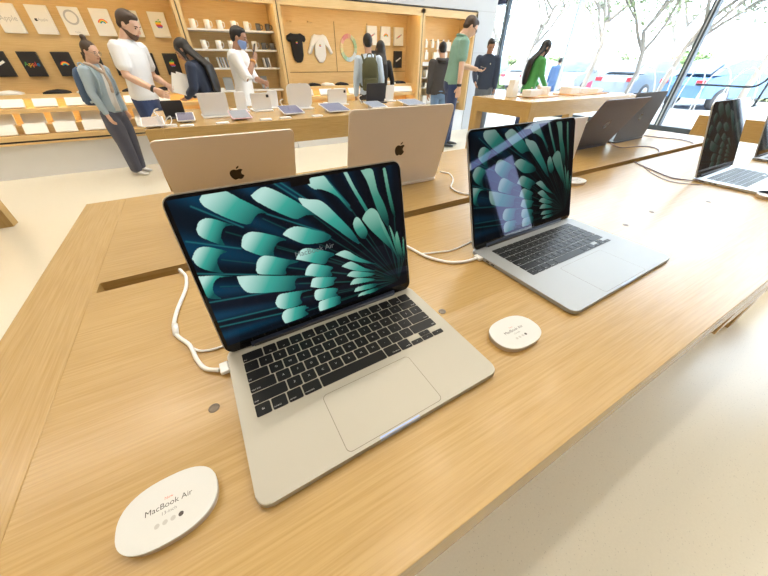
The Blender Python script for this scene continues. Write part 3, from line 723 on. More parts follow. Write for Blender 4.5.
def wallpaper_mesh(w, h, nx, ny, mapx):
    """display area as a fine grid; the picture on the screen is a colour per cell"""
    us = (np.arange(nx) + .5) / nx; vs = (np.arange(ny) + .5) / ny
    U, V = np.meshgrid(us, vs)
    u0, u1, v0, v1 = mapx
    U = u0 + U * (u1 - u0); V = v0 + V * (v1 - v0)
    cx_, cy_ = .927, .105
    ang = np.arctan2((V - cy_) * .69, -(U - cx_)); R = np.hypot((V - cy_) * .69, U - cx_)
    streak = .5 + .5 * np.sin(ang * 46 + 2.2 * np.sin(ang * 7)); streak = streak ** 2
    left = np.clip((R - .38) / .52, 0, 1) ** 1.4
    C_ = np.zeros((ny, nx, 3))
    C_[..., 0] = .003 + .001 * left; C_[..., 1] = .004 + .040 * left * streak + .006 * left; C_[..., 2] = .006 + .085 * left * streak + .012 * left
    def inside(poly):
        inn = np.zeros(U.shape, bool); n = len(poly)
        for i in range(n):
            xa, ya = poly[i]; xb, yb = poly[(i + 1) % n]
            if abs(yb - ya) < 1e-9: continue
            c = ((ya > V) != (yb > V)) & (U < (xb - xa) * (V - ya) / (yb - ya) + xa)
            inn ^= c
        return inn
    for (ax_, ay_), (bx_, by_) in LINES:
        dx, dy = bx_ - ax_, by_ - ay_; L2 = dx * dx + dy * dy
        t = np.clip(((U - ax_) * dx + (V - ay_) * dy) / L2, 0, 1)
        d = np.hypot(U - ax_ - t * dx, (V - ay_ - t * dy) * .69)
        k = (np.exp(-(d / .0032) ** 2) * .55)[..., None]
        C_ = C_ * (1 - k) + k * np.array([.03, .28, .30])
    for poly, tip, base in PETALS:      # dark body of each petal running to the fan's root, with a thin lit rim
        for q, wd, al in ((base, .0026, .26),):
            dx, dy = cx_ - q[0], cy_ - q[1]; L2 = dx * dx + dy * dy
            t = np.clip(((U - q[0]) * dx + (V - q[1]) * dy) / L2, 0, .93)
            d = np.hypot(U - q[0] - t * dx, (V - q[1] - t * dy) * .69)
            k = (np.exp(-(d / wd) ** 2) * al * (1 - t))[..., None]
            C_ = C_ * (1 - k) + k * np.array([.03, .24, .20])
    for poly, tip, base in PETALS:
        pl = [tuple(p) for p in spline([(x, y, 0) for x, y in poly + [poly[0]]], 3)]
        pl = [(p[0], p[1]) for p in pl]
        msk = inside(pl)
        dx, dy = base[0] - tip[0], base[1] - tip[1]
        t = np.clip(((U - tip[0]) * dx + (V - tip[1]) * dy) / (dx * dx + dy * dy), 0, 1)
        t = np.clip((t - .10) / .90, 0, 1)
        far = np.clip((tip[0] - .45) / .5, 0, 1)
        c0 = np.array([.62, .94, .85]) * (1 - far) + np.array([.17, .46, .32]) * far
        c1 = np.array([.06, .47, .38]) * (1 - far) + np.array([.05, .24, .16]) * far
        c2 = np.array([.008, .10, .10]) * (1 - far) + np.array([.006, .04, .03]) * far
        t = t[..., None]
        col = np.where(t < .42, c0 + (c1 - c0) * t / .42, c1 + (c2 - c1) * np.clip((t - .42) / .50, 0, 1) ** 1.15)
        C_[msk] = col[msk]
        # the dark body of the petal carries on behind the light tip
    xs = np.linspace(0, w, nx + 1); ys = np.linspace(0, h, ny + 1)
    X, Y = np.meshgrid(xs, ys)
    verts = np.stack([X.ravel(), Y.ravel(), np.zeros(X.size)], 1)
    idx = np.arange((nx + 1) * (ny + 1)).reshape(ny + 1, nx + 1)
    F = np.stack([idx[:-1, :-1], idx[:-1, 1:], idx[1:, 1:], idx[1:, :-1]], -1).reshape(-1, 4)
    me = bpy.data.meshes.new('display')
    me.vertices.add(len(verts)); me.vertices.foreach_set('co', verts.ravel())
    me.loops.add(F.size); me.loops.foreach_set('vertex_index', F.ravel())
    me.polygons.add(len(F)); me.polygons.foreach_set('loop_start', np.arange(0, F.size, 4)); me.polygons.foreach_set('loop_total', np.full(len(F), 4))
    me.update(calc_edges=True)
    at = me.color_attributes.new('picture', 'FLOAT_COLOR', 'CORNER')
    cc = np.concatenate([C_.reshape(-1, 3), np.ones((nx * ny, 1))], 1)
    at.data.foreach_set('color', np.repeat(cc, 4, axis=0).ravel())
    return me
def screen_mat(name, strength):
    m = bpy.data.materials.new(name); m.use_nodes = True
    N = m.node_tree.nodes; L = m.node_tree.links; b = N['Principled BSDF']
    a = N.new('ShaderNodeVertexColor'); a.layer_name = 'picture'
    b.inputs['Base Color'].default_value = (.004, .004, .005, 1); b.inputs['Roughness'].default_value = .03
    b.inputs['Specular IOR Level'].default_value = .26
    b.inputs['Specular Tint'].default_value = (.44, .41, 1, 1)
    L.new(a.outputs['Color'], b.inputs['Emission Color']); b.inputs['Emission Strength'].default_value = strength
    return m
scr_full = screen_mat('lit_display', .80); scr_mid = screen_mat('lit_display_softer', .30); scr_dim = screen_mat('lit_display_dim', .07)
glassblk = mat('black_glass', (.004, .004, .005), .03)
keym = mat('key_black', (.008, .008, .009), .35, spec=.2)
legm = mat('key_print', (.55, .55, .55), .6)
hingem = mat('hinge_black', (.02, .02, .022), .5)
portm = mat('port_dark', (.02, .02, .02), .5)
starl = mat('metal_starlight', (.41, .385, .325), .38, metal=.3)
silver = mat('metal_silver', (.36, .375, .39), .42, metal=.4)
gold = mat('metal_champagne', (.76, .69, .635), .42, metal=.12)
midn = mat('metal_midnight', (.085, .082, .080), .42, metal=.7)
graph = mat('metal_graphite', (.115, .098, .105), .42, metal=.5)
sky_ = mat('metal_pale_blue', (.55, .60, .66), .34, metal=.8)
groove = mat('groove', (.20, .18, .15), .5, metal=.5)
embl = mat('emblem_mirror', (.035, .022, .012), .25, metal=.3, spec=.5)
SIZES = {13: dict(W=.3070, D=.2160, L=.2130, kx=.0170, ky=.091, tp=(.0910, .0040, .125, .077)),
         15: dict(W=.3425, D=.2382, L=.2350, kx=.0337, ky=.1045, tp=(.0987, .0045, .143, .090))}
WP = {}
ROWS = [
    [(1.5, 'esc')] + [(1, 'F%d' % i) for i in range(1, 13)] + [(1, '')],
    [(1, '`')] + [(1, c) for c in '1234567890-='] + [(1.5, 'delete')],
    [(1.5, 'tab')] + [(1, c) for c in 'QWERTYUIOP[]\\'],
    [(1.75, 'caps lock')] + [(1, c) for c in "ASDFGHJKL;'"] + [(1.75, 'return')],
    [(2.25, 'shift')] + [(1, c) for c in 'ZXCVBNM,./'] + [(2.25, 'shift')],
    [(1, 'fn'), (1, 'control'), (1, 'option'), (1.25, 'command'), (5, ''), (1.25, 'command'), (1, 'option')]]
GLY = {}
def glyph(s, size):
    k = (s, size)
    if k not in GLY: GLY[k] = text_mesh(s, size)
    return GLY[k]
def keyboard_meshes():
    """keys and their print, origin lower-left of the key field"""
    u = .2730 / 14.5; rp = .1070 / 6; g = .0016
    K = MB(); P_ = MB()
    for ri, row in enumerate(ROWS):
        x = 0.0; y0 = (5 - ri) * rp; kh = rp - g
        for w, s in row:
            kw = w * u - g
            K.prism(rrect(kw, kh, .0017, 3, x + g / 2, y0 + g / 2), 0, .0009, 0, .0002)
            if s:
                wide = len(s) > 2
                v, f = glyph(s, .0042 if not wide else .0029)
                if s.startswith('F') and len(s) > 1: v, f = glyph(s, .003)
                cx_ = x + g / 2 + kw / 2; cy_ = y0 + g / 2 + kh / 2
                if wide:
                    cy_ = y0 + .0045
                    hw = max(p.x for p in v)
                    cx_ = (x + .002 + hw) if x < .13 else (x + kw - .001 - hw)
                if s.startswith('F') and len(s) > 1: cy_ = y0 + .005
                P_.add([(p.x + cx_, p.y + cy_, .00096) for p in v], f)
            x += w * u
        if ri == 5:
            hh = (kh - .0008) / 2
            for k, (dy, t) in enumerate(((0, '<'), (0, 'v'), (hh + .0008, '^'), (0, '>'))):
                xx = x + (0, 1, 1, 2)[k] * u
                K.prism(rrect(u - g, hh, .0013, 3, xx + g / 2, y0 + g / 2 + dy), 0, .0009, 0, .0002)
                v, f = glyph(t, .003)
                P_.add([(p.x + xx + u / 2, p.y + y0 + g / 2 + dy + hh / 2, .00096) for p in v], f)
    return K.mesh('keyboard', keym), P_.mesh('key_print', legm)
KEYM = keyboard_meshes()
def laptop(label, size, metal, front_left, yaw, lid_deg, group=None, lit=True, emblem=True, welcome=False, scr=None):
    scr = scr or scr_dim
    z = SIZES[size]; W, D, L_ = z['W'], z['D'], z['L']; hin = .0085
    r = thing('laptop', label, 'laptop', (front_left[0], front_left[1], T), yaw, group)
    cr = .0125
    MB().prism(rrect(W, D, cr, 8), .0016, .0088, 0, .0012).build('base', metal, r)
    m = MB()
    for fx in (.025, W - .025):
        for fy in (.022, D - .03): m.lathe([(.007, 0), (.0075, .0017)], 14, 0, Matrix.Translation((fx, fy, 0)))
    m.build('rubber_feet', hingem, r)
    zt = .0088
    k = bpy.data.objects.new('keyboard', KEYM[0]); COL.objects.link(k); k.parent = r; k.location = (z['kx'], z['ky'], zt)
    q = bpy.data.objects.new('key_print', KEYM[1]); COL.objects.link(q); q.parent = k
    tx, ty, tw, td = z['tp']
    o = MB()
    outer = rrect(tw, td, .006, 5, tx, ty); inner = rrect(tw - .0014, td - .0014, .0055, 5, tx + .0007, ty + .0007)
    n = len(outer)
    o.add([(x, y, zt + .00015) for x, y in outer] + [(x, y, zt + .0002) for x, y in inner],
          [(i, (i + 1) % n, n + (i + 1) % n, n + i) for i in range(n)], 1)
    o.flat(inner, zt + .0002, 0)
    o.build('trackpad', [metal, groove], r)
    # opening scoop in the front edge
    m = MB(); xs = (W / 2 - .026, W / 2 + .026)
    prof = [(.004, zt - .004), (-.0003, zt - .0036), (-.0003, zt - .0011), (.0011, zt + .0003), (.0026, zt + .0003), (.0028, zt - .0005)]
    m.loft([[(x, y, z_) for y, z_ in prof] for x in xs], 0, False)
    m.build('opening_scoop', mat('scoop_sky_tint', (.38, .50, .82), .4, metal=.3), r, fix=True)  # blue base colour stands in for the sky reflected in the metal
    m = MB()
    for py, pw in ((D - .026, .016), (D - .050, .008), (D - .064, .008)):
        m.prism(rrect(pw, .0028, .0013, 4, -pw / 2, -.0014), 0, .0004, 0, 0, Matrix.Translation((-.0001, py, .0050)) @ Matrix.Rotation(-PI / 2, 4, 'Y') @ Matrix.Rotation(PI / 2, 4, 'Z'))
    m.build('side_ports', portm, r)
    MB().tube([(W * .12, D - hin, zt + .0004), (W * .88, D - hin, zt + .0004)], .0030, 0, 12).build('hinge', hingem, r)
    # lid: local x along hinge, y up the lid, z towards the user
    lid = MB().prism(rrect(W, L_, cr, 8), -.0040, 0.0, 0, .0010)
    lo = lid.build('lid', metal, r, (0, D - hin, zt + .0012))
    lo.rotation_euler = (rad(lid_deg), 0, 0)
    b = .0012
    MB().prism(rrect(W - 2 * b, L_ - b - .0006, cr - .001, 8, b, .0003), 0.0, .0006, 0, .0001).build('screen_glass', glassblk, lo)
    MB().box(W * .11, W * .89, -.0025, .0068, .0002, .0011, 0, .0002).build('hinge_cover', mat('hinge_cover_grey', (.035, .045, .075), .35, metal=.4), lo)
    bz = .0056; by0 = .0128
    dw, dh = W - 2 * bz, L_ - bz - by0
    if lit:
        if size not in WP:
            WP[size] = wallpaper_mesh(dw, dh, 420, 272, (bz / W, 1 - bz / W, by0 / L_, 1 - bz / L_)); WP[size].materials.append(scr)
        d = bpy.data.objects.new('display', WP[size]); d.material_slots[0].link = 'OBJECT'; d.material_slots[0].material = scr; COL.objects.link(d); d.parent = lo; d.location = (bz, by0, .00068)
        MB().box(W / 2 - .0125, W / 2 + .0125, L_ - bz - .0072, L_ - bz + .001, .0006, .0008).build('camera_notch', glassblk, lo)
        if welcome:
            v, f = glyph('MacBook Air', .0108)
            m = MB(); m.add([(p.x, p.y, 0) for p in v], f)
            m.build('screen_text', mat('screen_text_grey', (.0, .0, .0), .4, emit=(.35, .42, .42), estr=.35), lo, (W * .497, L_ * .527, .00078))
    else:
        MB().box(bz, bz + dw, by0, by0 + dh, .0006, .0007).build('display', glassblk, lo)
    if emblem:
        s = .034; m = MB()
        Mx = Matrix.Translation((W / 2, L_ / 2, -.00405)) @ Matrix.Rotation(PI, 4, 'Y')
        m.add([(x * s, y * s, 0) for x, y in FB], [list(range(len(FB)))], 0, False, Mx); m.add([(x * s, y * s, 0) for x, y in FL], [list(range(len(FL)))], 0, False, Mx)
        m.build('emblem', embl, lo)
    return r
laptop('silver laptop nearest the camera with large green petal wallpaper', 13, starl, (-.0545, .1340), .013, 77.1, welcome=True, scr=scr_full)
laptop('larger silver laptop right of the nearest one, screen streaked by reflections', 15, silver, (.4457, .1573), .0227, 71.65, scr=scr_mid)
laptop('pale blue laptop at right edge, dark screen seen at a slant', 15, sky_, (1.485, .382 - .2376 + .0085), .02, 73.1)
laptop('laptop cut off by the right picture edge beyond the pale blue one', 15, silver, (2.06, .16), .0, 74)
def back_row(label, size, metal, x0, yh, lid, yaw=0.0):
    z = SIZES[size]
    # faces away: front-left corner lies at the far right
    c, s = math.cos(yaw), math.sin(yaw)
    fx = x0 + z['W'] * c - (z['D'] - .0085) * s; fy = yh + z['W'] * s + (z['D'] - .0085) * c
    return laptop(label, size, metal, (fx, fy), PI + yaw, lid)
back_row('champagne laptop with dark emblem directly behind the nearest laptop', 13, gold, -.097, .922, 65.0)
back_row('champagne laptop with dark emblem, second in the rear row', 15, gold, .351, .859, 75.7, -.01)
back_row('graphite laptop leaning far back in rear row beside the slot', 15, graph, 1.464, .885, 61.8, -.014)
back_row('dark laptop with upright lid at the far end of rear row', 13, midn, 1.866, .880, 85.0, .02)

# ---------------------------------------------------------------- info pucks
def squircle(w, h, p=2.45, n=48):
    out = []
    for k in range(n):
        a = 2 * PI * k / n; c, s = math.cos(a), math.sin(a)
        out.append((w / 2 * math.copysign(abs(c) ** (2 / p), c), h / 2 * math.copysign(abs(s) ** (2 / p), s)))
    return out
puckw = mat('puck_white', (.66, .655, .63), .45); pucke = mat('puck_edge', (.52, .42, .32), .5)
ink = mat('puck_ink', (.07, .06, .055), .6); inkr = mat('puck_red', (.75, .16, .10), .6); inkg = mat('puck_grey', (.24, .23, .22), .6); inkl = mat('puck_pale', (.50, .48, .45), .6)
def puck(x, y, w, h, rz, label, size_line):
    r = thing('info_puck', label, 'info puck', (x, y, T), rz, 'round white info pucks')
    MB().prism(squircle(w - .002, h - .002), 0, .0066, 0, .0006).build('base_disc', pucke, r)
    MB().prism(squircle(w, h), .0066, .0088, 0, .0006).build('face', puckw, r)
    m = MB(); z = .00888
    for s, sz, yy, mi in (('New', .0036, .0090, 1), ('MacBook Air', .0071, .0030, 0), (size_line, .0042, -.0035, 2)):
        v, f = glyph(s, sz); m.add([(p.x, p.y + yy, z) for p in v], f, mi)
    for k in range(4):
        pts = [(.0021 * math.cos(a * PI / 8) + (k - 1.5) * .0062, .0021 * math.sin(a * PI / 8) - .0115, z) for a in range(16)]
        m.add(pts, [list(range(16))], 0 if k == 3 else 3)
    m.build('printing', [ink, inkr, inkg, inkl], r)
puck(-.1245, .1780, .080, .0575, .02, 'white info puck left of the nearest laptop, large in the corner', '13-inch')
puck(.328, .1770, .083, .058, .0, 'white info puck between the two front laptops', '15-inch')
puck(1.492, .196, .082, .058, .0, 'white info puck at the right edge by the pale blue laptop', '15-inch')
puck(1.095, .612 - .03, .082, .058, .0, 'white info puck half hidden behind the larger silver laptop', '15-inch')
# upright sign behind the larger laptop
r = thing('info_sign', 'thin white upright sign on a foot behind the larger silver laptop', 'sign', (1.13, .686, T))
MB().box(-.085, .085, -.004, .004, .004, .184, 0, .0015).build('panel', mat('sign_white', (.82, .81, .86), .35), r)
MB().box(-.045, .045, -.012, .03, 0, .005, 0, .001).build('foot', plastic_w, r)

# ---------------------------------------------------------------- cables
cabw = mat('cable_white', (.85, .84, .83), .45); cabd = mat('cable_dark', (.22, .16, .17), .5)
def cable(pts, rr, mm, label, z=None, plug=None, extra=None, group=None):
    """pts in plan (x,y[,z]) on the table; runs out of the slot"""
    P3 = [(p[0], p[1], p[2] if len(p) > 2 else T + rr + .0003) for p in pts]
    r = thing('charging_cable', label, 'cable', (P3[0][0], P3[0][1], T), 0, group)
    off = Vector((P3[0][0], P3[0][1], T))
    MB().tube([Vector(p) - off for p in spline(P3, 8)], rr, 0, 8).build('lead', mm, r)
    if extra:
        E3 = [(p[0], p[1], p[2] if len(p) > 2 else T + rr * .6 + .0003) for p in extra]
        MB().tube([Vector(p) - off for p in spline(E3, 8)], rr * .55, 0, 8).build('thin_lead', mm, r)
    if plug:
        x, y, a = plug
        M = Matrix.Translation(Vector((x, y, T + .0052)) - off) @ Matrix.Rotation(a, 4, 'Z')
        MB().box(-.011, .0, -.009, .009, -.0030, .0030, 0, .0012, M).build('plug', mm, r)
    return r
cable([(-.112, .640, T - .10), (-.114, .634, T - .03), (-.113, .626, T + .004), (-.108, .612, T + .0045), (-.103, .592), (-.105, .55), (-.118, .494), (-.123, .455), (-.119, .426), (-.103, .394), (-.095, .359), (-.086, .337), (-.070, .3235, T + .0052)], .0030, cabw,
      'white charging cable from slot to the nearest laptop', None, (-.0575, .3235, .019), [(-.114, .414), (-.096, .382), (-.079, .371), (-.05, .370), (.0, .372)])
m = MB(); m.tube([(-.1215, .452, T + .0045), (-.1200, .428, T + .0045)], .0042, 0, 10)
o = m.build('sleeve', cabw); o.parent = [c for c in COL.objects if c.name.startswith('charging_cable')][-1]; o.location = -o.parent.location
cable([(.330, .640, T - .10), (.331, .632, T - .03), (.331, .622, T + .003), (.331, .60), (.330, .54), (.330, .507), (.337, .466), (.345, .429), (.361, .400), (.378, .382), (.405, .371), (.430, .3675, T + .0052)], .0030, cabw,
      'white charging cable from slot to the larger silver laptop', None, (.4425, .3675, .022), [(.340, .445), (.384, .430), (.419, .423), (.50, .436)])
cable([(.758, .905, T + .005), (.770, .895), (.777, .875), (.755, .83), (.724, .792), (.685, .755), (.672, .720), (.672, .695), (.687, .668), (.689, .660, T + .002), (.690, .650, T - .03)], .0026, cabw, 'white cable running from second champagne laptop to the slot')
cable([(1.90, .905, T + .005), (1.86, .88), (1.82, .84), (1.80, .80), (1.84, .786), (1.90, .775), (1.945, .745), (1.93, .70), (1.87, .665), (1.85, .655, T - .01)], .0018, cabd, 'dark cable looping from the graphite laptop to the slot')
cable([(1.60, .640, T - .02), (1.575, .625, T + .001), (1.55, .600), (1.49, .51), (1.452, .445), (1.46, .41), (1.474, .372, T + .005)], .0018, cabd, 'dark cable from slot to the pale blue laptop', extra=[(1.53, .57), (1.45, .50), (1.40, .42), (1.44, .36), (1.475, .355)])
cable([(2.243, .909), (2.262, .835), (2.294, .754), (2.25, .68), (2.23, .655, T - .01)], .0017, cabd, 'thin dark cable at far end of rear row of laptops')

# ---------------------------------------------------------------- tablets on the table further back
tabw = mat('tablet_white', (.84, .84, .85), .45); tabd = mat('tablet_dark', (.03, .035, .05), .5); tabg = mat('tablet_grey', (.45, .45, .47), .4, metal=.5)
lilac = mat('lit_lilac_screen', (.02, .02, .03), .1, emit=(.13, .14, .25), estr=1.0)
violet = mat('lit_violet_screen', (.02, .02, .03), .1, emit=(.17, .14, .19), estr=1.0)
palescr = mat('lit_pale_screen', (.02, .02, .03), .1, emit=(.35, .35, .35), estr=1.0)
bluegrey = mat('lit_bluegrey_screen', (.02, .02, .03), .1, emit=(.25, .29, .36), estr=1.0)
whitescr = mat('lit_white_screen', (.02, .02, .03), .1, emit=(.62, .55, .46), estr=1.0)
def flat_tablet(x, y, w, d, tilt, rz, screen, label, body=tabw):
    r = thing('tablet', label, 'tablet', (x, y, T), rz, 'tablets lying on low stands')
    M = Matrix.Translation((0, 0, .012)) @ Matrix.Rotation(tilt, 4, 'X')
    MB().prism(rrect(w, d, .012, 5, -w / 2, 0), 0, .006, 0, .001, M).build('body', body, r)
    MB().prism(rrect(w - .012, d - .012, .008, 5, -w / 2 + .006, .006), .006, .0066, 0, 0, M).build('screen', screen, r)
    hb = d * math.sin(tilt)
    m = MB(); m.box(-w * .3, w * .3, d * .35, d * .75, 0, .013 + .3 * d * math.sin(tilt), 0, .003); m.build('stand', plastic_w, r)
    return r
flat_tablet(-.235, 2.585, .13, .26, rad(5), .06, whitescr, 'pale tablet lying at the left corner of the rear table')
flat_tablet(-.045, 2.73, .115, .19, rad(9), 0, violet, 'violet screened tablet on a low stand near left corner')
flat_tablet(.315, 2.66, .14, .22, rad(8), .0, palescr, 'pale grey tablet with pink edge in front of white stand', mat('tablet_pink', (.85, .55, .65), .4))
flat_tablet(.725, 2.74, .17, .24, rad(8), .0, lilac, 'lilac screened tablet left of the tall rounded panel')
flat_tablet(1.10, 2.70, .20, .26, rad(8), .0, lilac, 'lilac screened tablet right of the tall rounded panel')
flat_tablet(1.53, 2.78, .165, .20, rad(9), .0, bluegrey, 'blue grey tablet in front of the black tablet')
flat_tablet(1.95, 2.78, .22, .22, rad(8), .0, bluegrey, 'blue grey tablet at right end of rear table')
def stand_tablet(x, y, w, h, lean, rz, mm, label, cam=False, rounded=.012, kb=True, kbm=None):
    """tablet propped up by its keyboard cover, back towards the camera"""
    r = thing('tablet', label, 'tablet', (x, y, T), rz, 'tablets standing on the rear table')
    M = Matrix.Translation((0, 0, .012)) @ Matrix.Rotation(PI / 2 + lean, 4, 'X')
    MB().prism(rrect(w, h, rounded, 6, -w / 2, 0), -.004, .004, 0, .001, M).build('body', mm, r)
    if kb: MB().box(-w / 2, w / 2, .0, .16, 0, .012, 0, .003).build('keyboard_cover', kbm or mm, r)
    MB().box(-w / 2, w / 2, -.06, .004, 0, .010, 0, .003).build('rear_flap', kbm or mm, r)
    if cam:
        MB().prism(rrect(.022, .022, .006, 4, w / 2 - .035, h - .035), .004, .0055, 0, 0, M).build('camera', tabd, r)
    return r
stand_tablet(-.11, 3.06, .14, .105, rad(8), 0, tabd, 'black tablet standing beside the tall man')
stand_tablet(.17, 2.97, .20, .15, rad(8), .03, tabw, 'large white tablet standing in front of the dark haired woman')
stand_tablet(.40, 3.25, .09, .135, rad(10), .25, tabw, 'narrow white tablet standing behind the large white one')
stand_tablet(.56, 3.18, .165, .125, rad(8), .0, tabw, 'white tablet standing in front of the masked man', True)
stand_tablet(.70, 3.36, .09, .13, rad(10), .1, tabw, 'small white tablet standing left of the rounded panel')
stand_tablet(.90, 3.16, .225, .185, rad(6), .0, tabw, 'tall white rounded panel standing mid rear table', False, .045)
stand_tablet(1.34, 3.34, .205, .125, rad(8), .0, tabw, 'white tablet with camera dot standing before olive backpack', True)
stand_tablet(1.76, 3.30, .22, .165, rad(8), .0, tabd, 'black tablet standing before the long haired woman', False, .012, True, tabd)
stand_tablet(1.99, 3.40, .11, .14, rad(9), .15, tabw, 'narrow white tablet standing right of the black one')
# little white stands and their leads
def small_stand(x, y, label):
    r = thing('device_stand', label, 'device stand', (x, y, T), 0, 'small white device stands')
    MB().prism(squircle(.075, .05), 0, .012, 0, .002).build('base_disc', plastic_w, r)
    MB().tube(spline([(.0, .02, .010), (.015, .03, .03), (.015, .04, .055), (-.01, .05, .04), (-.03, .055, .02)], 6), .003, 0, 8).build('lead', plastic_w, r)
    return r
small_stand(-.145, 2.63, 'small white stand with looped lead near the left corner')
for x, y, lab in ((-.05, 2.60, 'low white sign plate under the violet tablet'), (.17, 2.60, 'low white sign plate in front of the large white tablet'), (.47, 2.62, 'low white sign plate before the masked man tablet'),
                  (.62, 2.64, 'low white sign plate left of first lilac tablet'), (.87, 2.62, 'low white sign plate left of second lilac tablet'), (1.40, 2.66, 'low white sign plate by the blue grey tablet')):
    r = thing('sign_plate', lab, 'sign plate', (x, y, T), 0, 'low white sign plates'); MB().prism(rrect(.085, .05, .012, 5, -.0425, -.025), 0, .006, 0, .001).build('base', plastic_w, r)
    MB().prism(rrect(.081, .046, .011, 5, -.0405, -.023), .006, .008, 0, .0006, None).build('face', board_white, r)
for x, y, lab in ((.44, 3.28, 'white lead arching beside the large white tablet'), (.755, 3.26, 'white lead arching left of the rounded panel'), (1.58, 3.3, 'grey lead arching by the black tablet'), (-.22, 2.98, 'white lead arching beside the tall man tablet')):
    o = MB().tube(spline([(0.02, 0, .0), (0.0, 0, .03), (-.015, 0, .055), (.0, 0, .07), (.02, 0, .075)], 6), .004, 0, 8).build('lead', plastic_w, None, (x, y, T)); o.name = 'charging_lead'; tag(o, lab, 'cable', 'leads on the rear table')

# ---------------------------------------------------------------- small cartons on the table by the glass
for x, y, w, d, h, lab in ((3.62, 3.10, .11, .10, .10, 'tall white carton at near left of glass side table, bottom of pair'), (3.62, 3.10, .09, .09, .08, 'small white carton stacked on the tall one'),
                           (3.74, 2.92, .16, .12, .07, 'low white carton beside the tall carton'), (3.95, 3.02, .15, .12, .06, 'low white carton below the woman in green'),
                           (4.10, 2.98, .06, .10, .09, 'narrow white carton right of the woman in green'), (4.62, 2.98, .22, .16, .075, 'wide white carton in middle of the glass side table'),
                           (4.86, 2.96, .16, .12, .06, 'white carton right of the wide one'), (5.10, 2.9, .14, .12, .05, 'flat white carton at right end of the glass side table')):
    z = T + (.10 if 'stacked' in lab else 0.0) + (.012 if x > 3.7 else 0.0)
    r = thing('carton', lab, 'box', (x, y, z), .05, 'white cartons on the glass side table')
    MB().box(-w / 2, w / 2, -d / 2, d / 2, 0, h * .55, 0, .003).build('tray', board_white, r)
    MB().box(-w / 2 - .001, w / 2 + .001, -d / 2 - .001, d / 2 + .001, h * .55, h, 0, .003).build('lid', board_white, r)
for x0, x1, lab in ((3.70, 4.16, 'thin oak tray under the cartons by the woman in green'), (4.46, 5.25, 'thin oak tray under cartons at right of glass side table')):
    tag(MB().box(x0, x1, 2.80, 3.12, T, T + .012, 0, .003).build('tray', mat('tray_orange_oak', (.70, .38, .17), .5)), lab, 'tray', 'oak trays')
m = MB(); m.box(-.10, .10, -.05, .05, 0, .02, 0, .006); tag(m.build('black_case', tabd, None, (4.42, 3.28, T)), 'flat black case lying beside the woman in green', 'case')
# ---------------------------------------------------------------- people
def remesh(mb, voxel, it=3):
    """one continuous skin round overlapping lofts"""
    me = mb.mesh('tmp', [])
    ob = bpy.data.objects.new('tmp', me); COL.objects.link(ob)
    md = ob.modifiers.new('r', 'REMESH'); md.mode = 'VOXEL'; md.voxel_size = voxel; md.adaptivity = 0.0
    if it:
        sm = ob.modifiers.new('s', 'SMOOTH'); sm.factor = .5; sm.iterations = it
    dg = bpy.context.evaluated_depsgraph_get()
    m2 = bpy.data.meshes.new_from_object(ob.evaluated_get(dg))
    v = np.empty(len(m2.vertices) * 3); m2.vertices.foreach_get('co', v)
    f = [tuple(p.vertices) for p in m2.polygons]
    bpy.data.objects.remove(ob); bpy.data.meshes.remove(me); bpy.data.meshes.remove(m2)
    return v.reshape(-1, 3), f
def oval(c, a, b, X, Y, n=16):
    return [c + X * (a * math.cos(2 * PI * k / n)) + Y * (b * math.sin(2 * PI * k / n)) for k in range(n)]
def stack(mb, rows, tf, n=20):
    """rows (z, half width, half depth, y) as horizontal ovals"""
    rings = []
    for z, a, b, y in rows:
        rings.append([tf(p) for p in oval(Vector((0, y, z)), a, b, Vector((1, 0, 0)), Vector((0, 1, 0)), n)])
    mb.loft(rings)
def limb(mb, pts, rs, n=12):
    P = [Vector(p) for p in pts]
    d0 = (P[1] - P[0]).normalized(); d1 = (P[-1] - P[-2]).normalized()
    P = [P[0] - d0 * rs[0] * .6] + P + [P[-1] + d1 * rs[-1] * .5]
    rs = [rs[0] * .55] + list(rs) + [rs[-1] * .6]
    mb.tube(P, rs, 0, n)
def hand_geo(wrist, d, nrm, side, curl=.5, s=1.0):
    """palm, four fingers and a thumb, closed towards nrm"""
    d = d.normalized(); nrm = (nrm - d * nrm.dot(d)).normalized(); sd = d.cross(nrm) * side
    m = MB(); L_ = .085 * s
    rings = []
    for t, a, b in ((-.10, .024, .020), (.15, .030, .018), (.55, .040, .016), (.95, .041, .014), (1.08, .034, .009)):
        rings.append(oval(wrist + d * (L_ * t), a * s, b * s, sd, nrm, 12))
    m.loft(rings)
    for i, (off, ln, r) in enumerate(((.031, .070, .0084), (.0105, .078, .0088), (-.0105, .072, .0084), (-.031, .056, .0074))):
        b = wrist + d * (L_ * .92) + sd * (off * s)
        pts = [b - d * .015]; dirv = d.copy(); p = b
        for k, (fr, cu) in enumerate(((.45, curl * .7), (.32, curl * 1.0), (.23, curl * .7))):
            pts.append(p.copy())
            dirv = (dirv * math.cos(cu) + nrm * math.sin(cu)); 
            q = nrm - dirv * nrm.dot(dirv)
            dirv.normalize(); p = p + dirv * (ln * fr * s)
        pts.append(p)
        m.tube(pts, [r * s, r * s, r * .96 * s, r * .9 * s, r * .72 * s], 0, 8)
    b = wrist + d * (L_ * .28) + sd * (.026 * s)
    t1 = (d * .62 + sd * .62 + nrm * .35).normalized(); t2 = (d * .85 + sd * .15 + nrm * .5).normalized()
    m.tube([b - t1 * .012, b + t1 * .018, b + t1 * .042, b + t1 * .042 + t2 * .030], [.013 * s, .0125 * s, .0105 * s, .0078 * s], 0, 8)
    return remesh(m, .0042 * s, 1)

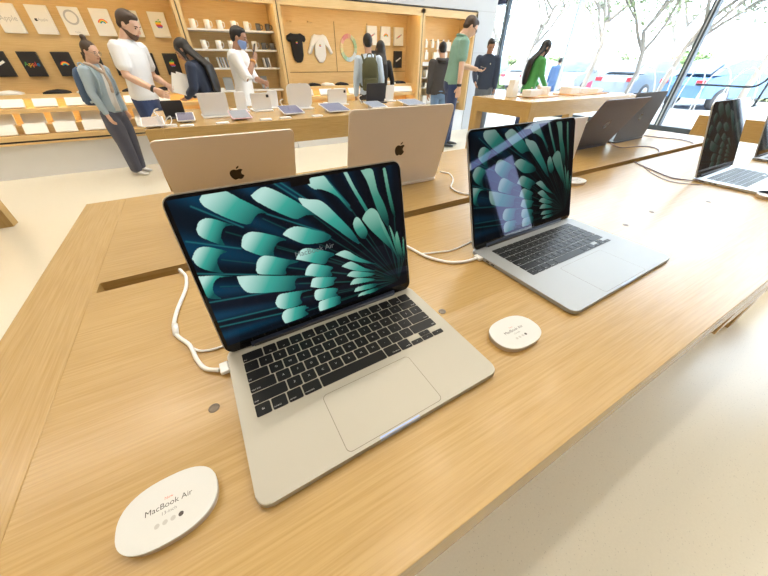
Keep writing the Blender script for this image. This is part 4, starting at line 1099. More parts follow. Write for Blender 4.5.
SKINS = {'light': mat('skin_light', (.72, .46, .34), .55), 'tan': mat('skin_tan', (.52, .30, .20), .55), 'brown': mat('skin_brown', (.38, .205, .13), .55)}
eyed = mat('eye_dark', (.03, .02, .018), .2); lipm = mat('lips', (.50, .20, .17), .5)
hairb = mat('hair_black', (.012, .010, .010), .45); hairbr = mat('hair_brown', (.055, .032, .020), .5)
HEAD = [(-.004, .018, .020, .050), (.004, .034, .034, .044), (.022, .050, .056, .030), (.05, .061, .079, .013), (.085, .068, .092, .004), (.12, .0725, .097, .0), (.155, .0725, .097, -.004), (.188, .061, .081, -.008), (.213, .038, .053, -.010), (.224, .014, .022, -.010)]

def person(label, loc, rz, H, skin='light', lean=0, nod=0, turn=0, tilt=0, arms=None, top=None, sleeve='short', hem=.88, trousers=None, leg_w=1.0, shoes=None,
           hair=('short', hairb), stride=0.0, extras=None, curl=(.5, .5), bulk=1.0, palm=None):
    s = H / 1.75
    r = thing('person', label, 'person', loc, rz)
    HIP = Vector((0, 0, .95))
    RL = Matrix.Rotation(-rad(lean), 4, 'X')
    def up(p): return (HIP + RL @ (Vector(p) - HIP)) * s
    NK = Vector((0, .012, 1.50))
    RH = Matrix.Rotation(-rad(turn) * -1, 4, 'Z') @ Matrix.Rotation(-rad(nod), 4, 'X') @ Matrix.Rotation(rad(tilt), 4, 'Y')
    def hd(p): return up(NK + RH @ (Vector(p) + Vector((0, .022, .030))))   # head coordinates: origin at chin height
    def lo(p): return Vector(p) * s
    arms = arms or {}
    A = {}
    for sd, k in ((-1, 'L'), (1, 'R')):
        sh = Vector((sd * .178 * bulk, 0, 1.425))
        e, w = arms.get(k, ((sd * .225, -.02, 1.14), (sd * .235, .045, .89)))
        A[k] = [up(sh), up(e), up(w)]
    kn = {}
    for sd, k in ((-1, 'L'), (1, 'R')):
        fo = sd * stride
        kn[k] = [lo((sd * .088, 0, .90)), lo((sd * .092, .02 + fo * .45, .49)), lo((sd * .098, fo - .01, .085))]
    # ---- body
    m = MB()
    stack(m, [(.86, .12, .09, 0), (.95, .150, .105, 0), (1.08, .125, .092, 0), (1.25, .145, .10, 0), (1.38, .155, .10, 0), (1.45, .12, .075, 0), (1.475, .07, .06, .0)], up)
    m.tube([up((0, -.005, 1.42)), up((0, .006, 1.50)), hd((0, -.018, .03)), hd((0, -.015, .09))], [.066 * s, .057 * s, .056 * s, .058 * s], 0, 14)
    rings = []
    for z, a, b, y in HEAD: rings.append([hd(p) for p in oval(Vector((0, y, z)), a, b, Vector((1, 0, 0)), Vector((0, 1, 0)), 22)])
    m.loft(rings)
    m.tube([hd((0, .088, .128)), hd((0, .100, .108)), hd((0, .114, .084)), hd((0, .100, .076))], [.007 * s, .009 * s, .0135 * s, .010 * s], 0, 10)
    for sd in (-1, 1):
        m.tube([hd((sd * .018, .088, .132)), hd((sd * .048, .074, .134))], [.009 * s, .008 * s], 0, 8)
        m.ball((0, 0, 0), (.009, .018, .031), 0, Matrix.Translation(hd((sd * .074, -.012, .10))) @ (RL.to_3x3().to_4x4() @ RH) @ Matrix.Scale(s, 4))
    for k in ('L', 'R'):
        a, e, w = A[k]
        limb(m, [a, a.lerp(e, .5), e, e.lerp(w, .35), w], [.054 * s * bulk, .049 * s * bulk, .041 * s, .041 * s, .029 * s])
        h_, q, an = kn[k]
        limb(m, [h_, h_.lerp(q, .5), q, q.lerp(an, .35), an], [.078 * s, .070 * s, .054 * s, .054 * s, .036 * s])
    v, f = remesh(m, .0075, 3)
    B = MB(); B.add(v, f, 0, True)
    for k, sd in (('L', -1), ('R', 1)):
        a, e, w = A[k]
        d = (w - e).normalized()
        nrm = up(Vector(HIP) + Vector((-sd, .25, 0))) - up(HIP)
        if palm and k in palm: nrm = Vector(palm[k])
        cv = curl[0] if k == 'L' else curl[1]
        hv, hf = hand_geo(w, d, nrm, 1 if sd < 0 else -1, cv, s)
        B.add(hv, hf, 0, True)
    Rm = RL.to_3x3().to_4x4() @ RH
    for sd in (-1, 1):
        B.ball((0, 0, 0), (.012 * s, .006 * s, .0065 * s), 1, Matrix.Translation(hd((sd * .031, .0835, .112))) @ Rm, 10)
        B.tube([hd((sd * .016, .097, .130)), hd((sd * .032, .095, .135)), hd((sd * .049, .083, .130))], [.0035 * s, .0042 * s, .003 * s], 2, 6)
    B.tube([hd((-.023, .0865, .050)), hd((-.008, .094, .053)), hd((.008, .094, .053)), hd((.023, .0865, .050))], [.003 * s, .0065 * s, .0065 * s, .003 * s], 3, 8)
    hm = hair[1]
    B.build('body', [SKINS[skin], eyed, hm, lipm], r)
    # ---- hair
    m = MB()
    def hball(c, rad_): m.ball((0, 0, 0), tuple(x * s for x in rad_), 0, Matrix.Translation(hd(c)) @ Rm, 20)
    st = hair[0]
    if st == 'short': hball((0, -.019, .138), (.0805, .104, .096)); hball((0, .028, .196), (.058, .052, .032)); hball((0, -.055, .085), (.066, .055, .05))
    elif st == 'bun':
        hball((0, -.016, .137), (.079, .103, .094)); hball((0, -.055, .085), (.064, .052, .05)); hball((0, -.062, .246), (.036, .036, .034)); hball((0, -.045, .215), (.028, .03, .03))
        m.tube([hd((0, -.085, .06)), hd((0, -.10, .0)), hd((0, -.09, -.05))], [.03 * s, .032 * s, .018 * s], 0, 10)
    else:
        hball((0, -.018, .138), (.083, .108, .098)); hball((0, -.055, .075), (.078, .066, .075))
        ln = hair[2]
        n_ = 6; rings = []
        for i in range(n_ + 1):
            t = i / n_
            if i == 0: c = hd((0, -.055, .10))
            elif i == 1: c = hd((0, -.075, .02))
            else: c = up((0, -.135 - .03 * math.sin(t * PI), 1.50 - ln * (t - 1 / n_)))
            a = (.076 + .040 * math.sin(t * PI * .9)) * (1.0 if i < n_ else .55); b = .050 - .015 * t
            ax = (Rm if i < 2 else RL) @ Vector((1, 0, 0)); ay = (Rm if i < 2 else RL) @ Vector((0, 1, 0))
            rings.append(oval(c, a * s, b * s, Vector(ax), Vector(ay), 16))
        m.loft(rings)
        for sd in (-1, 1): m.tube([hd((sd * .066, .030, .15)), hd((sd * .079, .018, .09)), hd((sd * .080, .010, .02)), up((sd * .10, .02, 1.44)), up((sd * .10, .06, 1.30))], [.020 * s, .022 * s, .024 * s, .028 * s, .014 * s], 0, 10)
    v, f = remesh(m, .009, 3)
    MB().add(v, f, 0, True).build('hair', hm, r)
    # ---- top
    tm = top
    m = MB()
    g = bulk
    stack(m, [(hem - .004, .168 * g, .118, 0), (hem + .05, .178 * g, .130, 0), (1.03, .165 * g, .122, 0), (1.14, .162 * g, .120, .004), (1.27, .178 * g, .128, .004), (1.37, .186 * g, .124, 0), (1.435, .172 * g, .100, -.004), (1.472, .105, .080, -.002), (1.492, .073, .070, .004)], up, 24)
    for k in ('L', 'R'):
        a, e, w = A[k]
        if sleeve == 'short': limb(m, [a, a.lerp(e, .35), a.lerp(e, .72)], [.078 * s * g, .074 * s * g, .070 * s * g])
        elif sleeve == 'elbow': limb(m, [a, a.lerp(e, .5), e, e.lerp(w, .12)], [.078 * s * g, .072 * s, .066 * s, .062 * s])
        else: limb(m, [a, a.lerp(e, .5), e, e.lerp(w, .5), e.lerp(w, .96)], [.080 * s * g, .070 * s * g, .060 * s * g, .054 * s * g, .043 * s * g])
    v, f = remesh(m, .012, 3)
    MB().add(v, f, 0, True).build('top', tm, r)
    # ---- trousers, shoes
    m = MB()
    stack(m, [(.80, .115, .095, 0), (.86, .160 * g, .122, -.004), (.93, .166 * g, .125, -.006), (1.02, .152 * g, .112, 0), (1.04, .14 * g, .10, 0)], lambda p: up(p) if p[2] > .93 else lo(p), 20)
    for k in ('L', 'R'):
        h_, q, an = kn[k]
        limb(m, [h_, h_.lerp(q, .5), q, q.lerp(an, .5), an], [.097 * s, .088 * s * leg_w, .074 * s * leg_w, .068 * s * leg_w, .062 * s * leg_w])
    v, f = remesh(m, .013, 2)
    MB().add(v, f, 0, True).build('trousers', trousers, r)
    for k in ('L', 'R'):
        an = kn[k][2]
        m = MB(); rings = []
        for y, a, b, z in ((-.085, .026, .022, .036), (-.07, .036, .042, .046), (-.01, .040, .055, .058), (.06, .044, .036, .040), (.12, .046, .028, .032), (.165, .038, .021, .026), (.182, .018, .012, .022)):
            rings.append(oval(Vector((an.x, an.y + y * s, z * s)), a * s, b * s * .75, Vector((1, 0, 0)), Vector((0, 0, 1)), 14))
        m.loft(rings)
        m.build('shoe', shoes, r)
    if extras: extras(r, s, up, hd, A, Rm)
    return r, s, up, hd, A, Rm

def cloth(name, c, vary=.10): return mat(name, c, .85, bump=.25, bscale=28, vary=vary, vscale=9, sheen=.1)
shoe_w = mat('shoe_white', (.80, .80, .79), .5); shoe_d = mat('shoe_dark', (.03, .03, .035), .5)
def backpack(label, loc, rz, s, up, mm, mm2, size=(.30, .44, .15)):
    """worn rucksack: own thing, strapped over the shoulders of its wearer"""
    r = thing('backpack', label, 'backpack', loc, rz)
    w, h, d = size
    m = MB(); rings = []
    for z, a, b in ((.0, .40, .35), (.04, .48, .48), (.5, .50, .5), (.8, .46, .46), (.94, .36, .34), (1.0, .2, .16)):
        c = up((0, -.128 - d / 2, .98 + h * z)); 
        rr = []
        for k in range(20):
            t = 2 * PI * k / 20; cx_, sx_ = math.cos(t), math.sin(t)
            rr.append(up((w * a * math.copysign(abs(cx_) ** .6, cx_), -.128 - d / 2 + d * b * math.copysign(abs(sx_) ** .6, sx_), .98 + h * z)))
        rings.append(rr)
    m.loft(rings); m.build('main_bag', mm, r)
    m = MB(); rings = []
    for z, a in ((.06, .8), (.10, 1.0), (.34, 1.0), (.40, .8)):
        rings.append([up((w * .40 * a * math.copysign(abs(math.cos(t)) ** .6, math.cos(t)), -.128 - d * .98 + d * .18 * math.copysign(abs(math.sin(t)) ** .6, math.sin(t)), .98 + h * z)) for t in [2 * PI * k / 16 for k in range(16)]])
    m.loft(rings); m.build('front_pocket', mm, r)
    for sd in (-1, 1):
        MB().tube([up((sd * .085, -.135, 1.33)), up((sd * .10, -.118, 1.42)), up((sd * .11, -.03, 1.475)), up((sd * .115, .07, 1.44)), up((sd * .125, .126, 1.30)), up((sd * .15, .10, 1.14)), up((sd * .16, -.05, 1.05)), up((sd * .14, -.13, 1.03))], [.016 * s] * 8, 0, 8).build('shoulder_strap', mm2, r)
    MB().tube(spline([up((-.04, -.17, .98 + h * .98)), up((-.03, -.18, 1.02 + h)), up((.03, -.18, 1.02 + h)), up((.04, -.17, .98 + h * .98))], 5), .009 * s, 0, 8).build('carry_loop', mm2, r)
    return r
def phone(label, loc, rz, M):
    r = thing('phone', label, 'phone', loc, rz)
    MB().prism(rrect(.072, .148, .010, 5, -.036, -.074), -.004, .004, 0, .0012, M).build('case', mat('phone_black', (.015, .015, .02), .3), r)
    MB().prism(rrect(.066, .140, .008, 5, -.033, -.070), .004, .0046, 0, 0, M).build('screen', mat('phone_glass', (.03, .04, .06), .08), r)
    return r

denim = cloth('denim_pale', (.36, .46, .54)); charc = cloth('trousers_slate', (.085, .09, .13)); navyj = cloth('jeans_navy', (.03, .05, .13)); tee = cloth('tee_white', (.82, .82, .83), .03)
navyt = cloth('top_navy', (.022, .032, .065)); lblue = cloth('shirt_pale_blue', (.50, .60, .74), .05); olive = cloth('bag_olive', (.075, .075, .035)); blackc = cloth('cloth_black', (.014, .014, .018))
greyj = cloth('jacket_charcoal', (.060, .055, .058)); jeans = cloth('jeans_blue', (.16, .27, .46)); polo = cloth('polo_sage', (.20, .36, .30)); navy2 = cloth('jumper_navy', (.030, .045, .085)); gjean = cloth('jeans_grey', (.14, .16, .20))
greenj = cloth('jacket_green', (.06, .27, .07)); bluec = cloth('bag_blue', (.06, .11, .21)); paleblue = cloth('outdoor_blue', (.16, .28, .55))
RZ = lambda deg: rad(deg)   # 0 faces the back wall, -90 faces right, 90 faces left, 180 faces the camera side

# woman with bun, facing right
def ex_bun(r, s, up, hd, A, Rm):
    m = MB(); stack(m, [(.93, .085, .120, .022), (1.08, .088, .118, .022), (1.25, .080, .125, .026), (1.38, .062, .118, .022), (1.45, .05, .09, .022)], up, 20); m.build('white_top', tee, r)
    m = MB(); gm = mat('glasses_frame', (.35, .30, .28), .3, metal=.5)
    for sd in (-1, 1):
        m.tube([hd((sd * .031 + .022 * math.cos(a), .100, .112 + .020 * math.sin(a))) for a in [k * PI / 8 for k in range(17)]], .0022 * s, 0, 6)
        m.tube([hd((sd * .053, .100, .115)), hd((sd * .074, .05, .118)), hd((sd * .077, -.005, .115))], .002 * s, 0, 6)
    m.build('glasses', gm, r)
    m = MB(); m.tube(spline([up((-.085, -.02, 1.49)), up((-.07, .07, 1.47)), up((0, .125, 1.40)), up((.07, .07, 1.47)), up((.085, -.02, 1.49))], 6), .022 * s, 0, 10); m.tube(spline([up((0.0, .13, 1.41)), up((-.01, .150, 1.28)), up((.0, .148, 1.16))], 5), [.022 * s] * 10 + [.014 * s], 0, 10)
    m.build('scarf', mat('scarf_patterned', (.52, .42, .34), .9, vary=.45, vscale=60), r)
r1 = person('woman with hair bun and glasses in pale denim jacket and slate trousers', (-.87, 5.46, 0), RZ(-126), 1.455, 'light', lean=4, nod=14, hair=('bun', hairbr), top=denim, sleeve='long', hem=.90, trousers=charc, leg_w=1.35, shoes=shoe_w, stride=.05,
            arms={'R': ((.225, .03, 1.15), (.215, .115, .90)), 'L': ((-.215, -.02, 1.15), (-.20, .05, .90))}, extras=ex_bun, bulk=.90)
backpack('slate blue backpack worn by the woman with the bun', (-.87, 5.46, 0), RZ(-126), r1[1], r1[2], bluec, denim, (.29, .46, .15))
# tall man, white tee, facing right
def ex_beard(r, s, up, hd, A, Rm):
    m = MB(); rings = []
    for z, a, b, y in ((-.010, .022, .022, .050), (.004, .040, .040, .043), (.022, .0545, .060, .030), (.045, .063, .082, .013), (.062, .066, .080, .0)):
        rings.append([hd(p) for p in oval(Vector((0, y, z)), a, b, Vector((1, 0, 0)), Vector((0, 1, 0)), 20)])
    m.loft(rings); m.build('beard', mat('beard_brown', (.13, .075, .05), .8), r)
    e, w = A['R'][1], A['R'][2]; d = (w - e).normalized(); c = e.lerp(w, .93)
    MB().tube([c - d * .012, c + d * .012], .036 * s, 0, 14).build('wristwatch', shoe_d, r)
person('tall bearded man in white tee looking down at the rear table', (-.42, 5.00, 0), RZ(-118), 1.70, 'light', lean=5, nod=22, hair=('short', hairbr), top=tee, sleeve='short', hem=.93, trousers=navyj, shoes=shoe_d, bulk=1.06, extras=ex_beard,
       arms={'R': ((.245, .03, 1.17), (.21, .27, 1.06)), 'L': ((-.235, .03, 1.16), (-.14, .23, 1.08))}, curl=(.6, .4))
# dark haired woman holding white paper, facing left
dh = person('woman with long black hair in navy top holding white cards', (.28, 4.95, 0), RZ(62), 1.50, 'tan', lean=9, nod=24, hair=('long', hairb, .55), top=navyt, sleeve='long', trousers=blackc, shoes=shoe_d, bulk=.94,
       arms={'L': ((-.22, .07, 1.18), (-.13, .27, 1.10)), 'R': ((.21, .07, 1.18), (.08, .29, 1.10))}, curl=(.7, .7), palm={'L': (.5, .5, .7), 'R': (-.5, .5, .7)})
r = thing('paper_card', 'white folded card held up by the woman in navy', 'card', (-.03, 4.90, -.08)) 
M = Matrix.Translation((0, 0, 1.02)) @ Matrix.Rotation(rad(18), 4, 'Y') @ Matrix.Rotation(rad(-10), 4, 'X')
MB().box(-.10, .10, -.006, .0, .0, .20, 0, .001, M).build('front_leaf', board_white, r)
MB().box(-.055, .145, .010, .016, .03, .225, 0, .001, M).build('rear_leaf', board_white, r)
# man in white with mask, phone to his face
def ex_mask(r, s, up, hd, A, Rm):
    m = MB(); rings = []
    for z, a, b, y in ((-.008, .03, .026, .052), (.01, .046, .046, .044), (.035, .060, .072, .026), (.065, .068, .090, .012), (.088, .068, .094, .008)):
        rings.append([hd((p.x, p.y if p.y > 0 else p.y * .3, p.z)) for p in oval(Vector((0, y, z)), a, b, Vector((1, 0, 0)), Vector((0, 1, 0)), 20)])
    m.loft(rings); m.build('face_mask', mat('mask_blue', (.25, .36, .68), .8), r)
    e, w = A['R'][1], A['R'][2]; d = (w - e).normalized(); c = e.lerp(w, .86)
    MB().tube([c - d * .015, c + d * .015], .038 * s, 0, 14).build('wristband', mat('band_ochre', (.55, .25, .06), .6), r)
wm = person('man in loose white shirt and blue face mask holding a phone up', (.74, 5.25, 0), RZ(-112), 1.62, 'brown', lean=2, nod=14, hair=('short', hairb), top=cloth('shirt_loose_white', (.86, .86, .87), .03), sleeve='elbow', hem=.80, trousers=blackc, shoes=shoe_d, bulk=1.25, extras=ex_mask,
       arms={'R': ((.27, .14, 1.17), (.11, .235, 1.40)), 'L': ((-.25, .12, 1.16), (-.05, .30, 1.12))}, curl=(.5, .9), palm={'R': (-.6, -.6, .2)})
c = wm[4]['R'][2]
phone('black phone held before the masked man', (.74, 5.25, 0), RZ(-112), Matrix.Translation(c + Vector((-.03, .02, .085))) @ Matrix.Rotation(rad(70), 4, 'X'))
# couple with backs to us
bp = person('man in pale blue shirt seen from behind wearing an olive backpack', (2.66, 5.20, 0), RZ(-20), 1.60, 'tan', lean=0, nod=6, hair=('short', hairb), top=lblue, sleeve='long', trousers=blackc, shoes=shoe_d, bulk=.93)
backpack('olive green backpack worn by the man in pale blue shirt', (2.66, 5.20, 0), RZ(-20), bp[1], bp[2], olive, olive, (.28, .46, .15))
person('woman with very long black hair in black seen from behind', (3.06, 5.52, 0), RZ(-24), 1.54, 'tan', nod=4, hair=('long', hairb, .62), top=blackc, sleeve='long', trousers=blackc, shoes=shoe_d, bulk=.80)
# man in grey jacket, back to us
def ex_hood(r, s, up, hd, A, Rm):
    m = MB(); m.tube(spline([up((-.10, .0, 1.47)), up((-.08, -.10, 1.46)), up((0, -.145, 1.44)), up((.08, -.10, 1.46)), up((.10, .0, 1.47))], 5), .032 * s, 0, 10); m.build('hood', greyj, r)
person('man in charcoal hooded jacket and blue jeans facing the right bay', (4.22, 5.32, 0), RZ(-26), 1.55, 'tan', nod=8, lean=3, hair=('short', hairb), top=greyj, sleeve='long', hem=.86, trousers=jeans, shoes=shoe_d, bulk=1.08, extras=ex_hood)
# man in sage polo
def ex_polo(r, s, up, hd, A, Rm):
    m = MB(); m.tube(spline([up((-.075, .04, 1.485)), up((-.07, -.05, 1.50)), up((.07, -.05, 1.50)), up((.075, .04, 1.485)), up((.0, .085, 1.455)), up((-.075, .04, 1.485))], 6), .017 * s, 0, 8); m.build('collar', polo, r)
    e, w = A['R'][1], A['R'][2]; d = (w - e).normalized(); c = e.lerp(w, .90)
    MB().tube([c - d * .018, c + d * .018], .036 * s, 0, 14).build('wristwatch', shoe_d, r)
    m = MB()
    for sd in (-1, 1):
        m.tube([hd((sd * .053, .098, .115)), hd((sd * .074, .05, .118)), hd((sd * .079, -.005, .115))], .003 * s, 0, 6)
        m.tube([hd((sd * .031 + .021 * math.cos(a), .102, .111 + .015 * math.sin(a))) for a in [k * PI / 8 for k in range(17)]], .003 * s, 0, 6)
    m.build('glasses', shoe_d, r)
gp = person('man in sage green polo and navy jeans bending over a phone', (3.98, 4.70, 0), RZ(-114), 1.86, 'light', lean=7, nod=30, hair=('short', hairbr), top=polo, sleeve='short', hem=.89, trousers=navyj, shoes=shoe_d, bulk=1.02, extras=ex_polo, stride=-.06,
       arms={'R': ((.235, .02, 1.14), (.225, .055, .885)), 'L': ((-.215, .14, 1.17), (-.09, .385, 1.14))}, curl=(.8, .35), palm={'L': (.2, .1, 1)})
c = gp[4]['L'][2]
phone('dark phone in the hand of the man in sage polo', (3.98, 4.70, 0), RZ(-114), Matrix.Translation(c + Vector((.0, .10, .035))) @ Matrix.Rotation(rad(-12), 4, 'X') @ Matrix.Rotation(rad(80), 4, 'Z'))
# man facing him
def ex_pin(r, s, up, hd, A, Rm):
    MB().ball(up((-.07, .128, 1.33)), (.008 * s, .006 * s, .014 * s), 0).build('badge', board_white, r)
person('man in navy jumper and grey jeans looking down at the phone', (5.45, 5.42, 0), RZ(128), 1.64, 'brown', nod=24, turn=18, lean=3, hair=('short', hairb), top=navy2, sleeve='long', hem=.87, trousers=gjean, shoes=shoe_d, bulk=1.0, extras=ex_pin, stride=.04,
       arms={'R': ((.235, .05, 1.16), (.17, .22, 1.02))})
# woman in green by the table at the glass
person('woman with long black hair in bright green jacket by the glass', (5.82, 4.62, 0), RZ(-112), 1.60, 'light', lean=10, nod=10, hair=('long', hairb, .62), top=greenj, sleeve='long', hem=.86, trousers=navyj, shoes=shoe_d, bulk=.85,
       arms={'R': ((.21, .08, 1.17), (.18, .26, 1.02)), 'L': ((-.21, .08, 1.17), (-.15, .28, 1.04))})
# passer-by outside
person('person in blue clothing walking outside beyond the glass', (12.0, 8.5, -.06), RZ(-70), 1.50, 'tan', lean=12, nod=8, hair=('short', hairb), top=paleblue, sleeve='long', trousers=paleblue, shoes=shoe_d, stride=.12)
# ---------------------------------------------------------------- outside
GZ = -.06
struct(MB().box(XW + .2, 90, -60, 90, GZ - .2, GZ).build('ground', mat('plaza_concrete', (.62, .61, .59), .8, vary=.06, vscale=1.2)))
struct(MB().box(15.2, 40, -40, 70, GZ, GZ + .005).build('road', mat('parking_asphalt', (.42, .43, .45), .85, vary=.08, vscale=2.0)))
for i in range(9):
    struct(MB().box(16.0, 21.5, -1.2 + i * 2.9, -1.08 + i * 2.9, GZ + .005, GZ + .009).build('road_marking', white))
# hand rail beyond the glass
r = thing('hand_rail', 'dark metal hand rail with upturned end outside the glass', 'hand rail', (9.9, 3.0, GZ))
MB().tube(spline([(0, .49, .94), (0, .10, .935), (0, -.30, .93), (0, -.46, .945), (0, -.55, 1.02), (0, -.60, 1.15), (0, -.62, 1.35)], 6), .020, 0, 10).build('rail', steel, r)
for y in (-.62,): MB().tube([(0, y, 0), (0, y, 1.35)], .020, 0, 10).build('post', steel, r)
# white bike hoops in front of the cars
hoopm = mat('hoop_white', (.80, .80, .80), .4)
for i, (x, y) in enumerate(((11.2, 4.55), (11.4, 3.95), (11.2, 3.40), (11.5, 3.0), (11.3, 5.0))):
    o = MB().tube(spline([(0, -.20, 0), (-.02, -.16, .6), (.0, .0, 1.1), (.04, .22, 1.22), (.08, .40, .9), (.08, .46, 0)], 6), .014, 0, 8).build('bike_hoop', hoopm, None, (x, y, GZ), (0, 0, .3 * (i - 2)))
    tag(o, 'white bent bike hoop outside, ' + ['second from left', 'third from left', 'fourth from left', 'rightmost', 'leftmost'][i] + ' of five', 'bike hoop', 'white bike hoops')
# cars
def car(label, x, y, rz, col, suv=False):
    r = thing('car', label, 'car', (x, y, GZ + .005), rz, 'parked cars')
    pm = mat('car_paint_%s' % label.split()[0], col, .25, metal=.2, coat=.6)
    gm = mat('car_glass', (.20, .28, .38), .05); bm_ = mat('car_black', (.08, .08, .085), .6); rim = mat('car_rim', (.6, .6, .62), .3, metal=.8)
    h = 1.68 if suv else 1.44
    low = [(-2.2, .34), (-2.25, .62), (-2.15, .86), (-1.25 if not suv else -1.3, .98), (1.45, 1.0), (2.1, .92 if not suv else 1.0), (2.25, .70), (2.22, .34)]
    m = MB(); rings = []
    for yy, s, dz in ((-.88, .965, .02), (-.86, .99, .0), (-.6, 1.0, .01), (.6, 1.0, .01), (.86, .99, .0), (.88, .965, .02)):
        rings.append([(px * s, yy, pz + (dz if pz > .8 else 0)) for px, pz in low])
    m.loft(rings, 0, False); m.build('body', pm, r, fix=True)
    cab = [(-1.15, .97), (-.45, h - .06), (-.2, h), (1.1, h), (1.45 if not suv else 1.75, h - .12), (1.95 if not suv else 2.12, .98)]
    m = MB(); rings = []
    for yy, s in ((-.78, .0), (-.62, 1.0), (.62, 1.0), (.78, .0)):
        rings.append([(px, yy if pz > 1.1 else math.copysign(.80, yy), pz if s else (pz - .03 if pz > 1.1 else pz)) for px, pz in cab])
    m.loft(rings, 0, False); m.build('roof_cabin', pm, r, fix=True)
    for sd in (-1, 1):
        m = MB()
        for q in ([(-.98, 1.02), (-.36, h - .10), (.25, h - .06), (.25, 1.02)], [(.32, 1.02), (.32, h - .06), (1.05, h - .07), (1.5, 1.02)]):
            m.add([(px, sd * (.812 - max(0, pz - 1.0) * .30), pz) for px, pz in q], [(0, 1, 2, 3)])
        m.build('side_glass', gm, r)
    m = MB(); m.add([(-1.16, -.66, 1.0), (-1.16, .66, 1.0), (-.50, .54, h - .07), (-.50, -.54, h - .07)], [(0, 1, 2, 3)], 0, False, Matrix.Translation((-.03, 0, .01))); m.build('windscreen', gm, r)
    m = MB(); xe = 1.95 if not suv else 2.12; xt = 1.47 if not suv else 1.77
    m.add([(xe, -.64, 1.02), (xe, .64, 1.02), (xt, .54, h - .13), (xt, -.54, h - .13)], [(0, 1, 2, 3)], 0, False, Matrix.Translation((.02, 0, .01))); m.build('rear_glass', gm, r)
    for wx in (-1.38, 1.38):
        for sd in (-1, 1):
            w = MB(); Mw = Matrix.Translation((wx, sd * .80, .32)) @ Matrix.Rotation(PI / 2, 4, 'X')
            w.lathe([(.20, -.11), (.30, -.11), (.32, -.08), (.32, .08), (.30, .11), (.20, .11)], 24, 0, Mw); wo = w.build('wheel', bm_, r)
            w = MB(); w.lathe([(.02, -.115), (.20, -.113), (.20, .113), (.02, .115)], 16, 0, Mw); w.build('wheel_rim', rim, wo)
    for sd in (-1, 1):
        MB().box(2.19, 2.27, sd * .68 - .14, sd * .68 + .14, .72, .86, 0, .02).build('tail_light', mat('lamp_red', (.7, .03, .05), .3), r)
        MB().box(-2.26, -2.14, sd * .66 - .16, sd * .66 + .16, .66, .78, 0, .02).build('headlight', mat('lamp_clear', (.8, .82, .85), .1), r)
        MB().box(-.80, -.62, sd * .93 - .09, sd * .93 + .09, .98, 1.10, 0, .03).build('wing_mirror', pm, r)
    return r
car('blue parked car seen beyond the hand rail', 17.6, 5.15, rad(180 - 20), (.14, .30, .58))
car('slate parked car left of the window mullion', 18.2, 8.3, rad(175), (.32, .38, .46))
car('silver parked car behind the leaning tree', 18.4, 11.4, rad(4), (.55, .58, .62), True)
car('white parked car behind the outdoor walker', 18.6, 14.2, rad(178), (.80, .82, .84))
car('teal parked car seen past the woman in green', 18.4, 19.0, rad(2), (.40, .55, .62), True)
car('pale parked car at the far left of the parking row', 18.8, 22.0, rad(180), (.70, .74, .80))
# trees
leafs = [mat('leaf_pale', (.34, .40, .22), .6), mat('leaf_mid', (.22, .32, .12), .6), mat('leaf_grey', (.40, .42, .32), .6)]
bark = mat('bark_grey', (.38, .34, .30), .9, bump=.4, bscale=30)
def tree(label, x, y, h, lean, seed, lm, nl=900, spread=1.0):
    rnd = random.Random(seed)
    r = thing('tree', label, 'tree', (x, y, GZ), 0, 'trees outside the glass')
    m = MB(); tips = []
    def grow(p, d, L_, rr, dep):
        q = [p]; dd = d.copy()
        for i in range(4):
            dd = (dd + Vector((rnd.uniform(-.22, .22), rnd.uniform(-.22, .22), rnd.uniform(-.03, .12)))).normalized()
            q.append(q[-1] + dd * (L_ / 4))
        m.tube(q, [rr, rr * .92, rr * .84, rr * .76, rr * .66], 0, 7)
        if dep >= 1: tips.extend(q[2:])
        if dep < 3:
            for k in range(3 if dep else 4):
                a = rnd.uniform(0, 2 * PI); t = rnd.uniform(.45, .85)
                nd = (dd * .55 + Vector((math.cos(a), math.sin(a), .25)) * t * spread).normalized()
                grow(q[-1 - (k % 2)], nd, L_ * rnd.uniform(.55, .75), rr * .60, dep + 1)
    grow(Vector((0, 0, 0)), Vector(lean).normalized(), h * .42, h * .016, 0)
    m.build('trunk', bark, r)
    f = MB()
    for i in range(nl):
        c = rnd.choice(tips) + Vector((rnd.gauss(0, .28), rnd.gauss(0, .28), rnd.gauss(0, .24)))
        s = rnd.uniform(.035, .085)
        u = Vector((rnd.uniform(-1, 1), rnd.uniform(-1, 1), rnd.uniform(-1, 1))).normalized(); v = u.orthogonal().normalized()
        f.add([c - u * s * 1.5, c - v * s * .6, c + u * s * 1.5, c + v * s * .6], [(0, 1, 2, 3)])
    f.build('leaves', lm, r)
tree('slim tree with forked trunk just left of the window mullion', 13.4, 6.6, 5.2, (.02, -.20, 1), 3, leafs[0], 2100)
tree('leaning tree right of the forked slim tree', 14.2, 6.1, 5.6, (.0, -.30, 1), 11, leafs[2], 2100)
tree('pale leaning tree behind the outdoor walker', 14.6, 9.0, 6.2, (-.1, -.35, 1), 5, leafs[2], 1800)
tree('loose tree above the woman in green', 15.0, 12.2, 6.5, (.1, .05, 1), 8, leafs[2], 2400)
tree('tree beside the left window mullion', 16.5, 15.8, 6.8, (.0, -.1, 1), 21, leafs[0], 2700)
tree('tree right of the window mullion over the blue car', 15.5, 4.1, 6.4, (.1, -.05, 1), 14, leafs[0], 2400)
tree('tree at the right edge beyond the hand rail', 14.6, 2.2, 6.0, (.0, .1, 1), 31, leafs[1], 2100)
tree('distant tree between the two window mullions', 24.0, 15.0, 8.0, (.0, .0, 1), 41, leafs[0], 3600)
tree('distant tree above the slate car', 25.0, 11.0, 7.5, (.0, .1, 1), 52, leafs[2], 3600)
tree('distant tree above the blue car', 25.0, 6.5, 7.5, (.1, .1, 1), 63, leafs[0], 3600)
